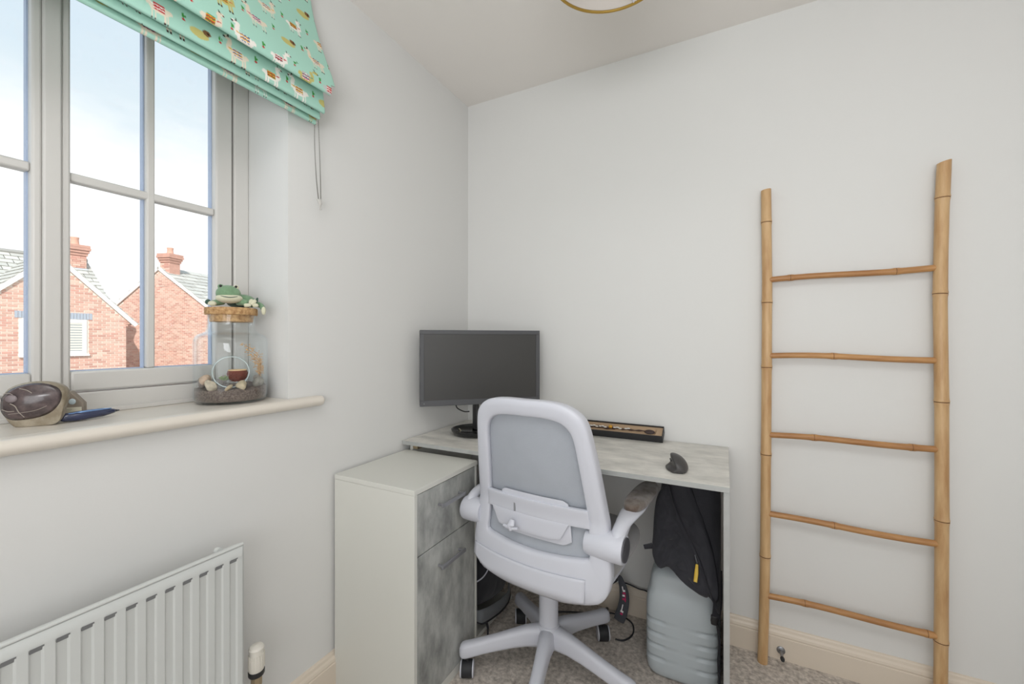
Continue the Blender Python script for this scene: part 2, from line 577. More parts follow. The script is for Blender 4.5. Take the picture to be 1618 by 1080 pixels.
me = bpy.data.meshes.new('fabric')
V = np.stack([XX - BO.x, YY - BO.y, ZZ - BO.z], -1).reshape(-1, 3)
ii, jj = np.meshgrid(np.arange(ns - 1), np.arange(ny - 1), indexing='ij')
b0 = (ii * ny + jj).ravel()
F = np.stack([b0, b0 + 1, b0 + ny + 1, b0 + ny], -1)
me.vertices.add(len(V))
me.vertices.foreach_set('co', V.astype('f').ravel())
me.loops.add(F.size)
me.loops.foreach_set('vertex_index', F.astype('i').ravel())
me.polygons.add(len(F))
me.polygons.foreach_set('loop_start', np.arange(0, F.size, 4, dtype='i'))
me.update(calc_edges=True)
at = me.color_attributes.new('print', 'FLOAT_COLOR', 'POINT')
at.data.foreach_set('color', np.concatenate([col.reshape(-1, 3), np.ones((ns * ny, 1))], 1).astype('f').ravel())
me.materials.append(M_mint)
me.shade_smooth()
fo = bpy.data.objects.new('fabric', me)
COL.objects.link(fo)
fo.parent = bl
k = fo.modifiers.new('solid', 'SOLIDIFY'); k.thickness = 0.0012; k.offset = 0
MB().box(0.002 - BO.x, 0.035 - BO.x, -2.02 - BO.y, -0.955 - BO.y, 0.0, 0.03).build('headrail', M_mintp, bl, bevel=0.002)
# end cord ring and bead chain, two strands meeting in a clear clip
c_ = MB()
ch1 = [(0.047, -0.950, 1.90), (0.040, -0.945, 1.80), (0.036, -0.936, 1.70), (0.036, -0.928, 1.632)]
ch2 = [(0.030, -0.925, 1.91), (0.028, -0.918, 1.80), (0.030, -0.916, 1.70), (0.033, -0.917, 1.632)]
nb = 0
for ch in (ch1, ch2):
    for p in cubic(ch, 24):
        q = p - BO
        c_.ell(q, (0.0019, 0.0019, 0.0019), nu=6, nv=4)
bc = c_.build('bead_chain', M_chain, bl)
bc['kind'] = 'stuff'
c_ = MB()
c_.tube([Vector((0.036, -0.927, 1.632)) - BO, Vector((0.035, -0.921, 1.618)) - BO, Vector((0.035, -0.919, 1.600)) - BO], [0.007, 0.006, 0.004], 8)
c_.build('chain_clip', M_clear, bl)
MB().tube([Vector((0.052, -0.949, 1.862)) - BO, Vector((0.030, -0.925, 1.915)) - BO], 0.003, 8).build('cord_end', M_clear, bl)

# ================================================================= RADIATOR
ra = tag(root('radiator', (0.065, -1.70, 0.14)), 'white ribbed panel radiator below the window board', 'radiator')
RO = Vector(ra.location)
y1, y0 = -1.199, -2.25
pitch = 0.0336
ph0 = -1.2225
cols = []
y = y1
brk = [(-0.30, 0), (-0.20, 1), (0.20, 1), (0.30, 0)]
cols.append((y1, 0)); cols.append((y1 - 0.004, 0))
kk = 0
while True:
    c = ph0 - kk * pitch
    if c - pitch < y0:
        break
    for f_, h_ in reversed(brk):
        cols.append((c + f_ * pitch, h_))
    kk += 1
cols.append((y0, 0))
rows = [(0.14, 0), (0.155, 0), (0.163, 1), (0.6175, 1), (0.6275, 0), (0.652, 0)]
P = []
for z, rr in rows:
    P.append([Vector((0.100 - 0.0036 * (h * rr), yy, z)) - RO for yy, h in cols])
m = MB().grid(P)
m.build('front_panel', M_rad, ra, angle=25, fixn=False, solid=0.0015)
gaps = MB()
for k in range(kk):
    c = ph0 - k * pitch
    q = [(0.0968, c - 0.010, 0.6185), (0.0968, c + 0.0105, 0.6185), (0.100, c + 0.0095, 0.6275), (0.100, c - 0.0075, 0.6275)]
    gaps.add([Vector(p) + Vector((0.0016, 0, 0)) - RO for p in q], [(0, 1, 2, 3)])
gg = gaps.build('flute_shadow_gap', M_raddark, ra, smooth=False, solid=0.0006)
m = MB()
m.tube([Vector((0.0985, y1, 0.656)) - RO, Vector((0.0985, y0, 0.656)) - RO], 0.004, 10)
m.build('top_roll', M_rad, ra)
MB().box(0.082 - RO.x, 0.085 - RO.x, y0 - RO.y, y1 - RO.y, 0.14 - RO.z, 0.655 - RO.z).build('rear_panel', M_rad, ra, bevel=0.001)
MB().box(0.083 - RO.x, 0.099 - RO.x, y1 - 0.001 - RO.y, y1 + 0.0025 - RO.y, 0.145 - RO.z, 0.654 - RO.z).build('end_panel', M_rad, ra, bevel=0.001)
MB().box(0.084 - RO.x, 0.097 - RO.x, y0 - RO.y, y1 - RO.y, 0.651 - RO.z, 0.655 - RO.z).build('top_panel', M_rad, ra, bevel=0.001)
MB().box(0.001 - RO.x, 0.082 - RO.x, -1.34 - RO.y, -1.31 - RO.y, 0.20 - RO.z, 0.56 - RO.z).build('wall_bracket', M_rad, ra, bevel=0.001)
m = MB()
m.lathe([(0.0, 0.0), (0.009, 0.0), (0.009, 0.012), (0.0, 0.012)], 16, Vector((0.070, -1.245, 0.652)) - RO, 'x')
m.build('bleed_plug', M_rad, ra)
M_cap = mat('valve_cream', (226, 222, 212), 0.4)
tv = tag(root('thermostatic_valve', (0.088, -1.158, 0.0)), 'white thermostatic radiator valve head with a black collar at radiator end', 'valve')
m = MB()
m.lathe([(0.0175, 0.300), (0.019, 0.304), (0.0190, 0.330), (0.0175, 0.348), (0.0185, 0.358), (0.0155, 0.363), (0.006, 0.366), (0.001, 0.3665)], 28)
m.build('head', M_cap, tv)
m = MB()
for k in range(18):
    a = 2 * PI * k / 18
    m.box(-0.0009, 0.0009, 0.0178, 0.0200, 0.309, 0.344)
    m.v[-8:] = [tuple(Matrix.Rotation(a, 3, 'Z') @ Vector(p)) for p in m.v[-8:]]
m.build('grip_ribs', M_cap, tv)
MB().lathe([(0.0180, 0.287), (0.0195, 0.290), (0.0196, 0.2995), (0.0180, 0.3005)], 28).build('collar', M_blk, tv)
MB().lathe([(0.010, 0.252), (0.0135, 0.262), (0.0135, 0.286), (0.010, 0.287)], 8).build('brass_nut', M_brass, tv)
m = MB().tube([(0, 0, 0.001), (0, 0, 0.253)], 0.0075, 12)
m.tube([(0, 0, 0.235), (-0.01, -0.018, 0.235), (-0.014, -0.038, 0.235)], 0.008, 12)
m.build('pipe', M_plw, tv)

# ================================================================= DESK
dk = tag(root('desk', (0.61, -0.25, 0)), 'grey concrete-effect desk in the corner with a panel leg', 'desk')
DO = Vector(dk.location)


def dbox(name, b, m, parent=dk, bevel=0.0012, O=None):
    O = DO if O is None else O
    return MB().box(b[0] - O.x, b[1] - O.x, b[2] - O.y, b[3] - O.y, b[4] - O.z, b[5] - O.z).build(name, m, parent, bevel=bevel, angle=30)


dbox('desktop', (0.004, 1.212, -0.502, -0.003, 0.744, 0.760), M_conc)
dbox('edge_band', (0.004, 1.212, -0.5035, -0.5020, 0.7445, 0.7595), M_edge, bevel=0)
dbox('side_panel', (1.196, 1.212, -0.500, -0.020, 0.0, 0.744), M_edge)
dbox('side_panel', (0.022, 0.036, -0.475, -0.020, 0.0, 0.744), M_white)
dbox('base_board', (0.036, 0.337, -0.480, -0.150, 0.002, 0.018), M_white)
dbox('bracket', (0.036, 0.060, -0.474, -0.440, 0.722, 0.744), M_brass, bevel=0.001)

# ================================================================= DRAWER CABINET
cb = tag(root('drawer_cabinet', (0.19, -0.668, 0)), 'white cabinet with grey concrete-look drawer and door beside the desk', 'cabinet')
CO = Vector(cb.location)
cx0, cx1, cy0, cy1, ct = 0.012, 0.360, -0.846, -0.488, 0.720
q = lambda n, b, m, p=cb, bv=0.001: dbox(n, b, m, p, bv, CO)
q('top_board', (cx0, cx1 + 0.002, cy0 - 0.001, cy1 + 0.002, ct - 0.016, ct), M_white)
q('side_board', (cx0, cx1, cy0, cy0 + 0.015, 0.0, ct - 0.0165), M_white)
q('side_board', (cx0, cx1, cy1 - 0.013, cy1, 0.0, ct - 0.0165), M_white)
q('base_board', (cx0, cx1 - 0.002, cy0 + 0.015, cy1 - 0.013, 0.0, 0.030), M_white)
q('back_board', (cx0, cx0 + 0.004, cy0 + 0.015, cy1 - 0.013, 0.03, ct - 0.0165), M_white)
dr = q('drawer', (cx1 - 0.016, cx1 - 0.0005, cy0 + 0.0165, cy1 - 0.0145, 0.511, ct - 0.0185), M_concd)
do = q('door', (cx1 - 0.016, cx1 - 0.0005, cy0 + 0.0165, cy1 - 0.0145, 0.033, 0.5075), M_concd)


def handle(z, par):
    m = MB()
    y_a, y_b = -0.735, -0.600
    m.box(cx1 + 0.018 - CO.x, cx1 + 0.026 - CO.x, y_a - CO.y, y_b - CO.y, z - 0.006, z + 0.006)
    for yy in (y_a + 0.006, y_b - 0.012):
        m.box(cx1 - 0.001 - CO.x, cx1 + 0.019 - CO.x, yy - CO.y, yy + 0.006 - CO.y, z - 0.004, z + 0.004)
    return m.build('handle', M_handle, par, bevel=0.0012)


handle(0.638, dr)
handle(0.437, do)

# ================================================================= LADDER (bamboo)
ld = tag(root('bamboo_ladder', (1.575, -0.05, 0)), 'bamboo ladder with five rungs leaning against the back wall', 'ladder')
LO = Vector(ld.location)


def pole(x0, xs, z1, nodes, r0, r1, ytop, name='pole', cut=0.0):
    """xs: list of (z, dx, r) bends"""
    m = MB()
    rs = []
    zz = sorted(set([0.0, z1] + [i * z1 / 46 for i in range(47)] + [n + d for n in nodes for d in (-0.014, -0.008, -0.004, -0.0025, 0.0, 0.0025, 0.004, 0.008, 0.015)]))
    zz = [z for z in zz if 0 <= z <= z1]
    for z in zz:
        t = z / z1
        xx = x0 + np.interp(z, [a for a, b in xs], [b for a, b in xs])
        yy = -0.060 + (ytop + 0.060) * t
        r = r0 + (r1 - r0) * t
        for n in nodes:
            d = z - n
            r += 0.0020 * math.exp(-(d / 0.007) ** 2) - (0.0022 * math.exp(-(d / 0.0016) ** 2))
            if 0 < d < 0.1:
                r += 0.0006 * (1 - d / 0.1)
        ring = []
        for k in range(20):
            a = 2 * PI * k / 20
            zz_ = z + (cut * math.cos(a) if z == z1 else 0)
            ring.append(Vector((xx + r * math.cos(a), yy + r * math.sin(a), max(0, zz_))) - LO)
        rs.append(ring)
    m.rings(rs)
    o = m.build(name, M_bam, ld, angle=60)
    for n in nodes:
        t = n / z1
        xx = x0 + np.interp(n, [a for a, b in xs], [b for a, b in xs])
        yy = -0.060 + (ytop + 0.060) * t
        r = r0 + (r1 - r0) * t
        mm = MB()
        tilt = rnd.uniform(-0.06, 0.06)
        mm.rings([[Vector((xx + (r + 0.0012) * math.cos(2 * PI * k / 20), yy + (r + 0.0012) * math.sin(2 * PI * k / 20),
                           n + dz + tilt * r * math.cos(2 * PI * k / 20))) - LO for k in range(20)] for dz in (-0.0014, 0.0014)])
        mm.build('node_ring', M_bamd, o)
    return o


pole(0.0, [(0, 1.322), (0.17, 1.327), (0.385, 1.331), (0.62, 1.333), (0.84, 1.335), (1.08, 1.337), (1.40, 1.339), (1.737, 1.336)], 1.737, (0.385, 0.757, 1.077, 1.316, 1.615), 0.0165, 0.0165, -0.020, cut=0.002)
pole(0.0, [(0, 1.800), (0.25, 1.804), (0.60, 1.808), (0.97, 1.810), (1.30, 1.8085), (1.45, 1.811), (1.60, 1.815), (1.745, 1.821)], 1.745, (0.232, 0.609, 0.982, 1.325, 1.630), 0.0165, 0.0172, -0.026,
     cut=0.004)
rungs = [(1.400, 1.409, 1.400, 0.0, (0.15, 0.78)), (1.120, 1.113, 1.117, 0.004, (0.42,)), (0.830, 0.832, 0.833, 0.002, (0.3, 0.86)),
         (0.543, 0.535, 0.541, -0.002, (0.42,)), (0.245, 0.247, 0.247, 0.003, (0.24, 0.93))]
for zl, zr, zm, bow, nd in rungs:
    tl = zl / 1.74
    yy = -0.060 + 0.036 * tl - 0.002
    xl = 1.338 + 0.004 * tl
    xr = 1.803
    ts = sorted(set([i / 24 for i in range(25)] + [n + d for n in nd for d in (-0.02, -0.008, -0.003, 0.003, 0.01, 0.03)]))
    pts, rr = [], []
    for t in ts:
        if t < 0 or t > 1:
            continue
        r = 0.0103
        for n in nd:
            r += 0.0022 * math.exp(-((t - n) / 0.018) ** 2) - 0.0014 * math.exp(-((t - n) / 0.004) ** 2)
        pts.append(Vector((xl + (xr - xl) * t, yy, zl + (zr - zl) * t + bow * math.sin(PI * t) + 0.0025 * math.sin(2 * PI * t))) - LO)
        rr.append(r)
    rg = MB().tube(pts, rr, 14).build('rung', M_bamr, ld, angle=60)
    for n in nd:
        c = Vector((xl + (xr - xl) * n, yy, zl + (zr - zl) * n + bow * math.sin(PI * n) + 0.0025 * math.sin(2 * PI * n))) - LO
        MB().tube([c - Vector((0.0008, 0, 0)), c + Vector((0.0008, 0, 0))], 0.0117, 14).build('node_ring', M_bamd, rg)

# ================================================================= DOOR STOP
ds = tag(root('door_stop', (1.383, -0.018, 0.036)), 'short chrome door stop with black rubber tip on the skirting board', 'door stop')
MB().lathe([(0.0, 0.0), (0.0135, -0.0), (0.0135, -0.003), (0.007, -0.006), (0.0, -0.006)], 24, (0, 0, 0), 'y').build('flange', M_steel, ds)
MB().tube([(0, -0.005, 0), (0, -0.045, 0)], [0.0055, 0.0048], 16).build('stem', M_steel, ds)
MB().tube([(0, -0.044, 0), (0, -0.049, 0), (0, -0.056, 0)], [0.0068, 0.0072, 0.006], 16).build('rubber_tip', M_rub, ds)

# ================================================================= PENDANT SHADE
ps = tag(root('pendant_lampshade', (0.967, -0.872, 2.052)), 'white drum pendant lampshade with a gold bottom ring under the ceiling', 'lampshade')
rr_ = 0.147
MB().lathe([(rr_ + 0.0035 * math.cos(a), 0.0035 * math.sin(a)) for a in [2 * PI * k / 10 for k in range(10)]], 64, close=True).build('bottom_ring', M_gold, ps)
MB().rings([[(rr_ * 0.985 * math.cos(2 * PI * k / 64), rr_ * 0.985 * math.sin(2 * PI * k / 64), z) for k in range(64)] for z in (0.003, 0.20)], cap=False).build(
    'shade_fabric', M_shade, ps, solid=0.0012)
m = MB()
for k in range(3):
    a = R(81) + k * 2 * PI / 3
    m.tube([(rr_ * math.cos(a), rr_ * math.sin(a), 0.001), (0.02 * math.cos(a), 0.02 * math.sin(a), 0.05)], 0.0022, 8)
m.build('spokes', M_plw, ps)
MB().lathe([(0.0, 0.03), (0.02, 0.03), (0.021, 0.09), (0.012, 0.11), (0.0, 0.112)], 20).build('lamp_holder', M_plw, ps)
MB().tube([(0, 0, 0.11), (0, 0, 0.335)], 0.003, 8).build('cord', M_plw, ps)
MB().lathe([(0.0, 0.3479), (0.045, 0.3479), (0.04, 0.334), (0.012, 0.325), (0.0, 0.325)], 28).build('ceiling_rose', M_plw, ps)

# ================================================================= OFFICE CHAIR
ch = tag(root('office_chair', (0.648, -0.474, 0), R(-5.4)), 'white swivel office chair with grey mesh back pushed up to the desk', 'chair')
TW = R(5.4)


def sellip(a, e):
    c, s_ = math.cos(a), math.sin(a)
    return math.copysign(abs(c) ** e, c), math.copysign(abs(s_) ** e, s_)


# five legs, hub, castors
for kk_ in range(5):
    a = R(64 + 72 * kk_) + TW
    d = Vector((math.cos(a), math.sin(a), 0))
    sd = Vector((-d.y, d.x, 0))
    rs = []
    for r, zc, hh, ww in ((0.0, 0.142, 0.034, 0.034), (0.04, 0.145, 0.036, 0.031), (0.08, 0.142, 0.033, 0.026), (0.13, 0.132, 0.029, 0.0235),
                          (0.18, 0.120, 0.0265, 0.0225), (0.23, 0.1085, 0.025, 0.0225), (0.268, 0.099, 0.0255, 0.0235), (0.292, 0.094, 0.0265, 0.0235),
                          (0.304, 0.092, 0.024, 0.0215), (0.311, 0.091, 0.016, 0.0145), (0.3135, 0.091, 0.006, 0.005)):
        ring = []
        for k in range(18):
            c, s_ = sellip(2 * PI * k / 18, 0.72)
            w_ = ww * (1.0 if s_ < 0 else 0.86)
            ring.append(d * r + sd * (c * w_) + Vector((0, 0, zc + s_ * hh)))
        rs.append(ring)
    MB().rings(rs).build('leg', M_plw, ch, angle=60)
    # castor: hood stem, two drums, white rims
    cs = root('castor', tuple(d * 0.286), R(27.2 - 90) + TW)
    cs.parent = ch
    MB().tube([(0, 0, 0.040), (0, 0, 0.072)], 0.007, 10).build('stem', M_blk, cs)
    MB().lathe([(0.0, -0.019), (0.0255, -0.019), (0.0275, -0.015), (0.0275, 0.015), (0.0255, 0.019), (0.0, 0.019)], 28, (0, 0, 0.0275), 'y').build('wheel', M_rub, cs)
    for sg in (-1, 1):
        MB().lathe([(0.0, sg * 0.0188), (0.0272, sg * 0.0188), (0.0268, sg * 0.0228), (0.020, sg * 0.0242), (0.0, sg * 0.0244)], 28, (0, 0, 0.0275), 'y').build('rim_cover', M_plw, cs)
MB().lathe([(0.0, 0.108), (0.036, 0.108), (0.040, 0.125), (0.040, 0.165), (0.0375, 0.180), (0.034, 0.186), (0.0, 0.187)], 36).build('hub', M_plw, ch, angle=60)
MB().lathe([(0.0, 0.186), (0.0335, 0.186), (0.0335, 0.40), (0.0, 0.401)], 36).build('gas_column_cover', M_plw, ch)
MB().box(-0.09, 0.09, -0.12, 0.12, 0.395, 0.432).build('tilt_mechanism', M_blk, ch, bevel=0.012)

# seat pan and cushion
UO = 0.015


def slab(hw, y0_, y1_, z0_, z1_, e=0.45, n=48, edge=0.02, dome=0.0, cx=0.0, steps=6, taper=0.0):
    rs = []
    cy = (y0_ + y1_) / 2
    hl = (y1_ - y0_) / 2
    for i in range(steps + 1):
        t = i / steps * PI / 2
        ins = edge * (1 - math.sin(t))
        z = z0_ + edge * (1 - math.cos(t)) * ((z1_ - z0_) / 2 / edge if edge * 2 > (z1_ - z0_) else 1)
        rs.append((ins + taper * (1 - i / steps), z))
    top = [(ins, z0_ + z1_ - z) for ins, z in reversed([(a, b) for a, b in rs])]
    top = [(a - taper * 0, b) for a, b in top]
    for i in range(1, 6):
        t = i / 6
        top.append((top[len(rs) - 1][0] + t * min(hw, hl) * 0.98, z1_ + dome * math.sin(t * PI / 2)))
    R_ = []
    for ins, z in rs + top:
        ring = []
        for k in range(n):
            c, s_ = sellip(2 * PI * k / n, e)
            ring.append((cx + c * max(hw - ins, 0.002), cy + s_ * max(hl - ins, 0.002), z))
        R_.append(ring)
    return R_


MB().rings(slab(0.257, -0.185, 0.280, 0.452, 0.508, 0.44, edge=0.026, dome=0.004, cx=UO)).build('seat_cushion', M_cush, ch, angle=60)
MB().rings(slab(0.238, -0.190, 0.210, 0.405, 0.458, 0.5, edge=0.025, cx=UO, taper=0.05)).build('seat_pan', M_plw, ch, angle=60)

# backrest
OFF = 0.042


def wf(u, z):
    return -0.185 - 0.2 * max(z - 0.69, -0.04) + 0.5 * u * u - 0.1 * max(0, 0.65 - z) + (0.9 * max(0, 0.43 - z))


outer = [(0, 1.002), (0.07, 1.002), (0.127, 0.994), (0.166, 0.972), (0.187, 0.940), (0.200, 0.87), (0.210, 0.80), (0.221, 0.70), (0.230, 0.62), (0.238, 0.55),
         (0.240, 0.49), (0.222, 0.440), (0.165, 0.406), (0.085, 0.392), (0, 0.388)]
inner = [(0, 0.951), (0.065, 0.950), (0.112, 0.941), (0.138, 0.920), (0.150, 0.888), (0.157, 0.83), (0.163, 0.77), (0.170, 0.70), (0.174, 0.64), (0.178, 0.585),
         (0.180, 0.556), (0.170, 0.545), (0.12, 0.538), (0.06, 0.533), (0, 0.531)]


def loop(h):
    r_ = cubic([(a, b, 0) for a, b in h], 6)
    l_ = [(-p.x, p.y) for p in reversed(r_)][1:-1]
    return [(p.x, p.y) for p in r_] + l_


LOo, LOi = loop(outer), loop(inner)
sect = [(0.0, 0.0), (0.03, -0.0045), (0.09, -0.0065), (0.3, -0.0085), (0.6, -0.0095), (0.88, -0.008), (0.97, -0.004), (1.0, 0.003), (1.0, 0.026), (0.97, 0.031), (0.88, 0.033),
        (0.4, 0.024), (0.08, 0.016), (0.0, 0.012)]


def P3(u, z, dw=0.0):
    return (u + OFF, wf(u, z) + dw, z)


rs = []
for (uo, zo), (ui, zi) in zip(LOo, LOi):
    ring = []
    for t, dw in sect:
        u, z = ui + (uo - ui) * t, zi + (zo - zi) * t
        ring.append(P3(u, z, dw * (1.0 if z > 0.5 else 0.9)))
    rs.append(ring)
MB().rings(rs, closed=True).build('back_frame', M_plw, ch, angle=50)
# mesh panel
rs = []
cen = (0, 0.74)
for t in (1.04, 0.96, 0.85, 0.7, 0.5, 0.3, 0.1, 0.0):
    rs.append([P3(cen[0] + (u - cen[0]) * t, cen[1] + (z - cen[1]) * t, 0.0145 - (0.003 * (1 - t))) for u, z in LOi])
MB().rings(rs, cap=False).build('mesh_panel', M_mesh, ch, angle=None, fixn=True)
# moulded cover on the lower shell
P = []
for i in range(9):
    t = i / 8
    row = []
    for j in range(33):
        s_ = j / 32
        u = -0.232 + s_ * 0.405
        top = 0.497 - 0.010 * (1 - (u / 0.24) ** 2)
        bot = 0.402 + 0.055 * max(0, abs(u) - 0.09) ** 1.6 / 0.14 ** 1.6
        bot = min(bot, top - 0.005)
        z = top + (bot - top) * t
        row.append(P3(u, z, -0.0105))
    P.append(row)
MB().grid(P).build('lower_back_cover', M_plw, ch, angle=50, solid=0.003)


def band(pts_t, pts_b, dw, th, name, m, parent=ch, n=28):
    """strip between a top and a bottom polyline (u,z), standing dw in front of the back"""
    ut = [p[0] for p in pts_t]; ub = [p[0] for p in pts_b]
    rows = []
    for i in range(6):
        t = i / 5
        row = []
        for j in range(n):
            s_ = j / (n - 1)
            u1 = ut[0] + (ut[-1] - ut[0]) * s_
            u2 = ub[0] + (ub[-1] - ub[0]) * s_
            z1 = np.interp(u1, ut, [p[1] for p in pts_t])
            z2 = np.interp(u2, ub, [p[1] for p in pts_b])
            u, z = u1 + (u2 - u1) * t, z1 + (z2 - z1) * t
            row.append((u + OFF, -0.185 - 0.2 * max(z - 0.69, -0.04) + 0.5 * u * u + dw, z))
        rows.append(row)
    return MB().grid(rows).build(name, m, parent, angle=50, solid=th, bevel=0.001)


band([(-0.118, 0.694), (-0.106, 0.702), (0.100, 0.702), (0.116, 0.694)], [(-0.128, 0.58), (-0.11, 0.566), (0.100, 0.566), (0.124, 0.580)], 0.000, 0.004, 'lumbar_pad', M_plw)
band([(-0.176, 0.686), (0.176, 0.686)], [(-0.180, 0.632), (0.180, 0.632)], -0.004, 0.012, 'cross_bar', M_plw)
band([(-0.160, 0.634), (0.118, 0.634)], [(-0.132, 0.583), (-0.10, 0.579), (0.06, 0.579), (0.092, 0.586)], -0.007, 0.008, 'lumbar_bracket', M_plw)
sl = MB()
u_ = -0.066
w_ = wf(u_, 0.655) - 0.0112
sl.box(u_ + OFF - 0.0028, u_ + OFF + 0.0028, w_ - 0.0006, w_ + 0.003, 0.637, 0.668)
sl.build('slot', mat('slot_grey', (140, 141, 146), 0.6), ch, bevel=0)
m = MB()
w_ = -0.183 - 0.018
m.tube([(u_ + OFF, w_, 0.614), (u_ + OFF, w_ - 0.008, 0.600), (u_ + OFF, w_ - 0.008, 0.586)], [0.008, 0.013, 0.010], 12, ry=[0.006, 0.008, 0.006])
m.tube([(u_ + OFF - 0.030, w_ - 0.002, 0.592), (u_ + OFF, w_ - 0.006, 0.590), (u_ + OFF + 0.022, w_ - 0.002, 0.592)], [0.005, 0.008, 0.005], 10, ry=[0.004, 0.006, 0.004])
m.build('lumbar_knob', M_plw, ch)

# armrests
for sg in (1, -1):
    ar = root('armrest', (0, 0, 0))
    ar.parent = ch
    uc = 0.010 + sg * 0.290
    h0, h1 = (0.205, 0.318) if sg > 0 else (-0.175, -0.252)
    fa, fb = (0.3, 0.8) if sg > 0 else (0.0, 0.0)
    if sg < 0:
        uc = -0.284
    hw_, hz = -0.145, 0.588
    MB().lathe([(0.0, h0), (0.036, h0), (0.0405, h0 + sg * 0.02), (0.0415, h0 + sg * 0.05), (0.0415, h1 - sg * 0.008), (0.039, h1 - sg * 0.001), (0.0, h1)], 36,
               (0, hw_, hz), 'x').build('pivot_housing', M_plw, ar, angle=50)
    MB().lathe([(0.0, h1 - sg * 0.001), (0.034, h1 - sg * 0.001), (0.033, h1 + sg * 0.003), (0.0, h1 + sg * 0.004)], 36, (0, hw_, hz), 'x').build('pivot_cap', M_dgrey, ar)
    ua = h1 - sg * 0.022
    up_ = (1, 0, 0)
    pts = cubic([(ua, -0.160, 0.590), (ua, -0.142, 0.620), (ua + (uc - ua) * fa, -0.105, 0.640), (ua + (uc - ua) * fb, -0.050, 0.649), (uc, 0.005 if sg > 0 else 0.03, 0.650), (uc, 0.16, 0.652)], 5)
    n = len(pts)
    tt = [i / (n - 1) for i in range(n)]
    wid = [float(np.interp(t, [0, .2, .4, .6, .8, 1], [.020, .021, .022, .030, .033, .028] if sg > 0 else [.018, .018, .018, .018, .026, .026])) for t in tt]
    thk = [float(np.interp(t, [0, .2, .4, .6, .8, 1], [.024, .020, .013, .009, .006, .004])) for t in tt]
    MB().tube(pts, thk, 14, ry=wid, up=(1, 0, 0)).build('arm_bracket', M_plw, ar, angle=60)
    pts = cubic([(ua, -0.128, 0.560), (ua, -0.100, 0.598), (ua + (uc - ua) * fb, -0.060, 0.628), (ua + (uc - ua) * (fb + 0.2), -0.01, 0.648)], 5)
    MB().tube(pts, 0.006, 10, ry=0.011, up=(1, 0, 0)).build('arm_brace', M_plw, ar)
    MB().rings(slab(0.037 if sg > 0 else 0.035, -0.045 if sg > 0 else -0.022, 0.222, 0.651, 0.677, 0.72, edge=0.012, dome=0.002, cx=uc, n=36)).build('arm_pad', M_pad, ar, angle=60)

# ================================================================= MONITOR
mo = tag(root('monitor', (0.232, -0.252, 0.760), math.atan2(0.361, 0.393)), 'black flat computer monitor switched off in the corner of the desk', 'monitor')
hw_ = 0.2665
zb_, zt_ = 0.137, 0.460
# local: x to the right along the screen, -y towards the room
yf = -0.030
MB().box(-hw_, hw_, yf, yf + 0.030, zb_, zt_).build('housing', M_blk, mo, bevel=0.004)
bz = MB()
t_, b_ = 0.018, 0.024
for b in ((-hw_, hw_, zt_ - t_, zt_), (-hw_, hw_, zb_, zb_ + b_), (-hw_, -hw_ + t_, zb_ + b_, zt_ - t_), (hw_ - t_, hw_, zb_ + b_, zt_ - t_)):
    bz.box(b[0], b[1], yf - 0.004, yf - 0.0001, b[2], b[3])
bz.build('bezel', M_bezel, mo, bevel=0.0015)
MB().box(-hw_ + t_, hw_ - t_, yf - 0.0015, yf - 0.0002, zb_ + b_, zt_ - t_).build('screen', M_screen, mo, smooth=False)
MB().box(-hw_ + 0.016, -hw_ + 0.020, yf - 0.0046, yf - 0.004, zb_ + 0.010, zb_ + 0.0125).build('badge', M_steel, mo, smooth=False)
MB().tube([(-0.015, 0.035, 0.02), (-0.015, 0.035, 0.24)], 0.036, 24, ry=0.014).build('stand_column', M_blk, mo)
MB().lathe([(0.0, 0.001), (0.085, 0.001), (0.100, 0.006), (0.108, 0.018), (0.109, 0.024), (0.104, 0.025), (0.094, 0.014), (0.0, 0.012)], 48,
           (-0.02, 0.01, 0.0)).build('base', M_blkg, mo, angle=50)
MB().tube(cubic([(-0.110, 0.02, 0.138), (-0.100, 0.025, 0.115), (-0.07, 0.03, 0.098), (-0.045, 0.035, 0.096)], 8), 0.0026, 8).build('cable', M_blk, mo)
pen = tag(MB().tube([(0.128, -0.268, 0.7755), (0.152, -0.292, 0.7755)], [0.003, 0.0034], 10).build('usb_stick', mat('pale_metal', (214, 208, 186), 0.25, metal=0.6)),
          'tiny pale metal stick lying in the dished monitor base', 'usb stick')

# ================================================================= MOUSE
ms = tag(root('computer_mouse', (1.062, -0.392, 0.760), R(12)), 'dark grey upright computer mouse on the right of the desk', 'mouse')
sc = []
nn = 22
for i in range(15):
    t = i / 14
    yy = -0.052 + 0.104 * t
    e_ = math.sin(PI * (0.06 + 0.88 * t)) ** 0.55
    ring = []
    # asymmetric section: thumb scoop at left, ridge at top-left, slope to the right
    sh = [(-0.036, 0.0), (-0.037, 0.006), (-0.028, 0.012), (-0.019, 0.022), (-0.019, 0.036), (-0.022, 0.047), (-0.018, 0.053), (-0.006, 0.053), (0.010, 0.046),
          (0.022, 0.036), (0.031, 0.022), (0.034, 0.008), (0.032, 0.0)]
    hgt = 0.55 + 0.45 * math.sin(PI * min(1, (0.18 + t * 0.72)))
    for x, z in sh:
        ring.append((x * e_, yy, z * hgt * (0.35 + 0.65 * e_) + 0.0005))
    sc.append(ring)
MB().rings(sc).build('shell', mat('mouse_graphite', (66, 64, 64), 0.38), ms, angle=60, sub=1)
MB().tube([(-0.0205, -0.014, 0.030), (-0.0205, 0.010, 0.030)], 0.0022, 8).build('side_button', M_blkg, ms)

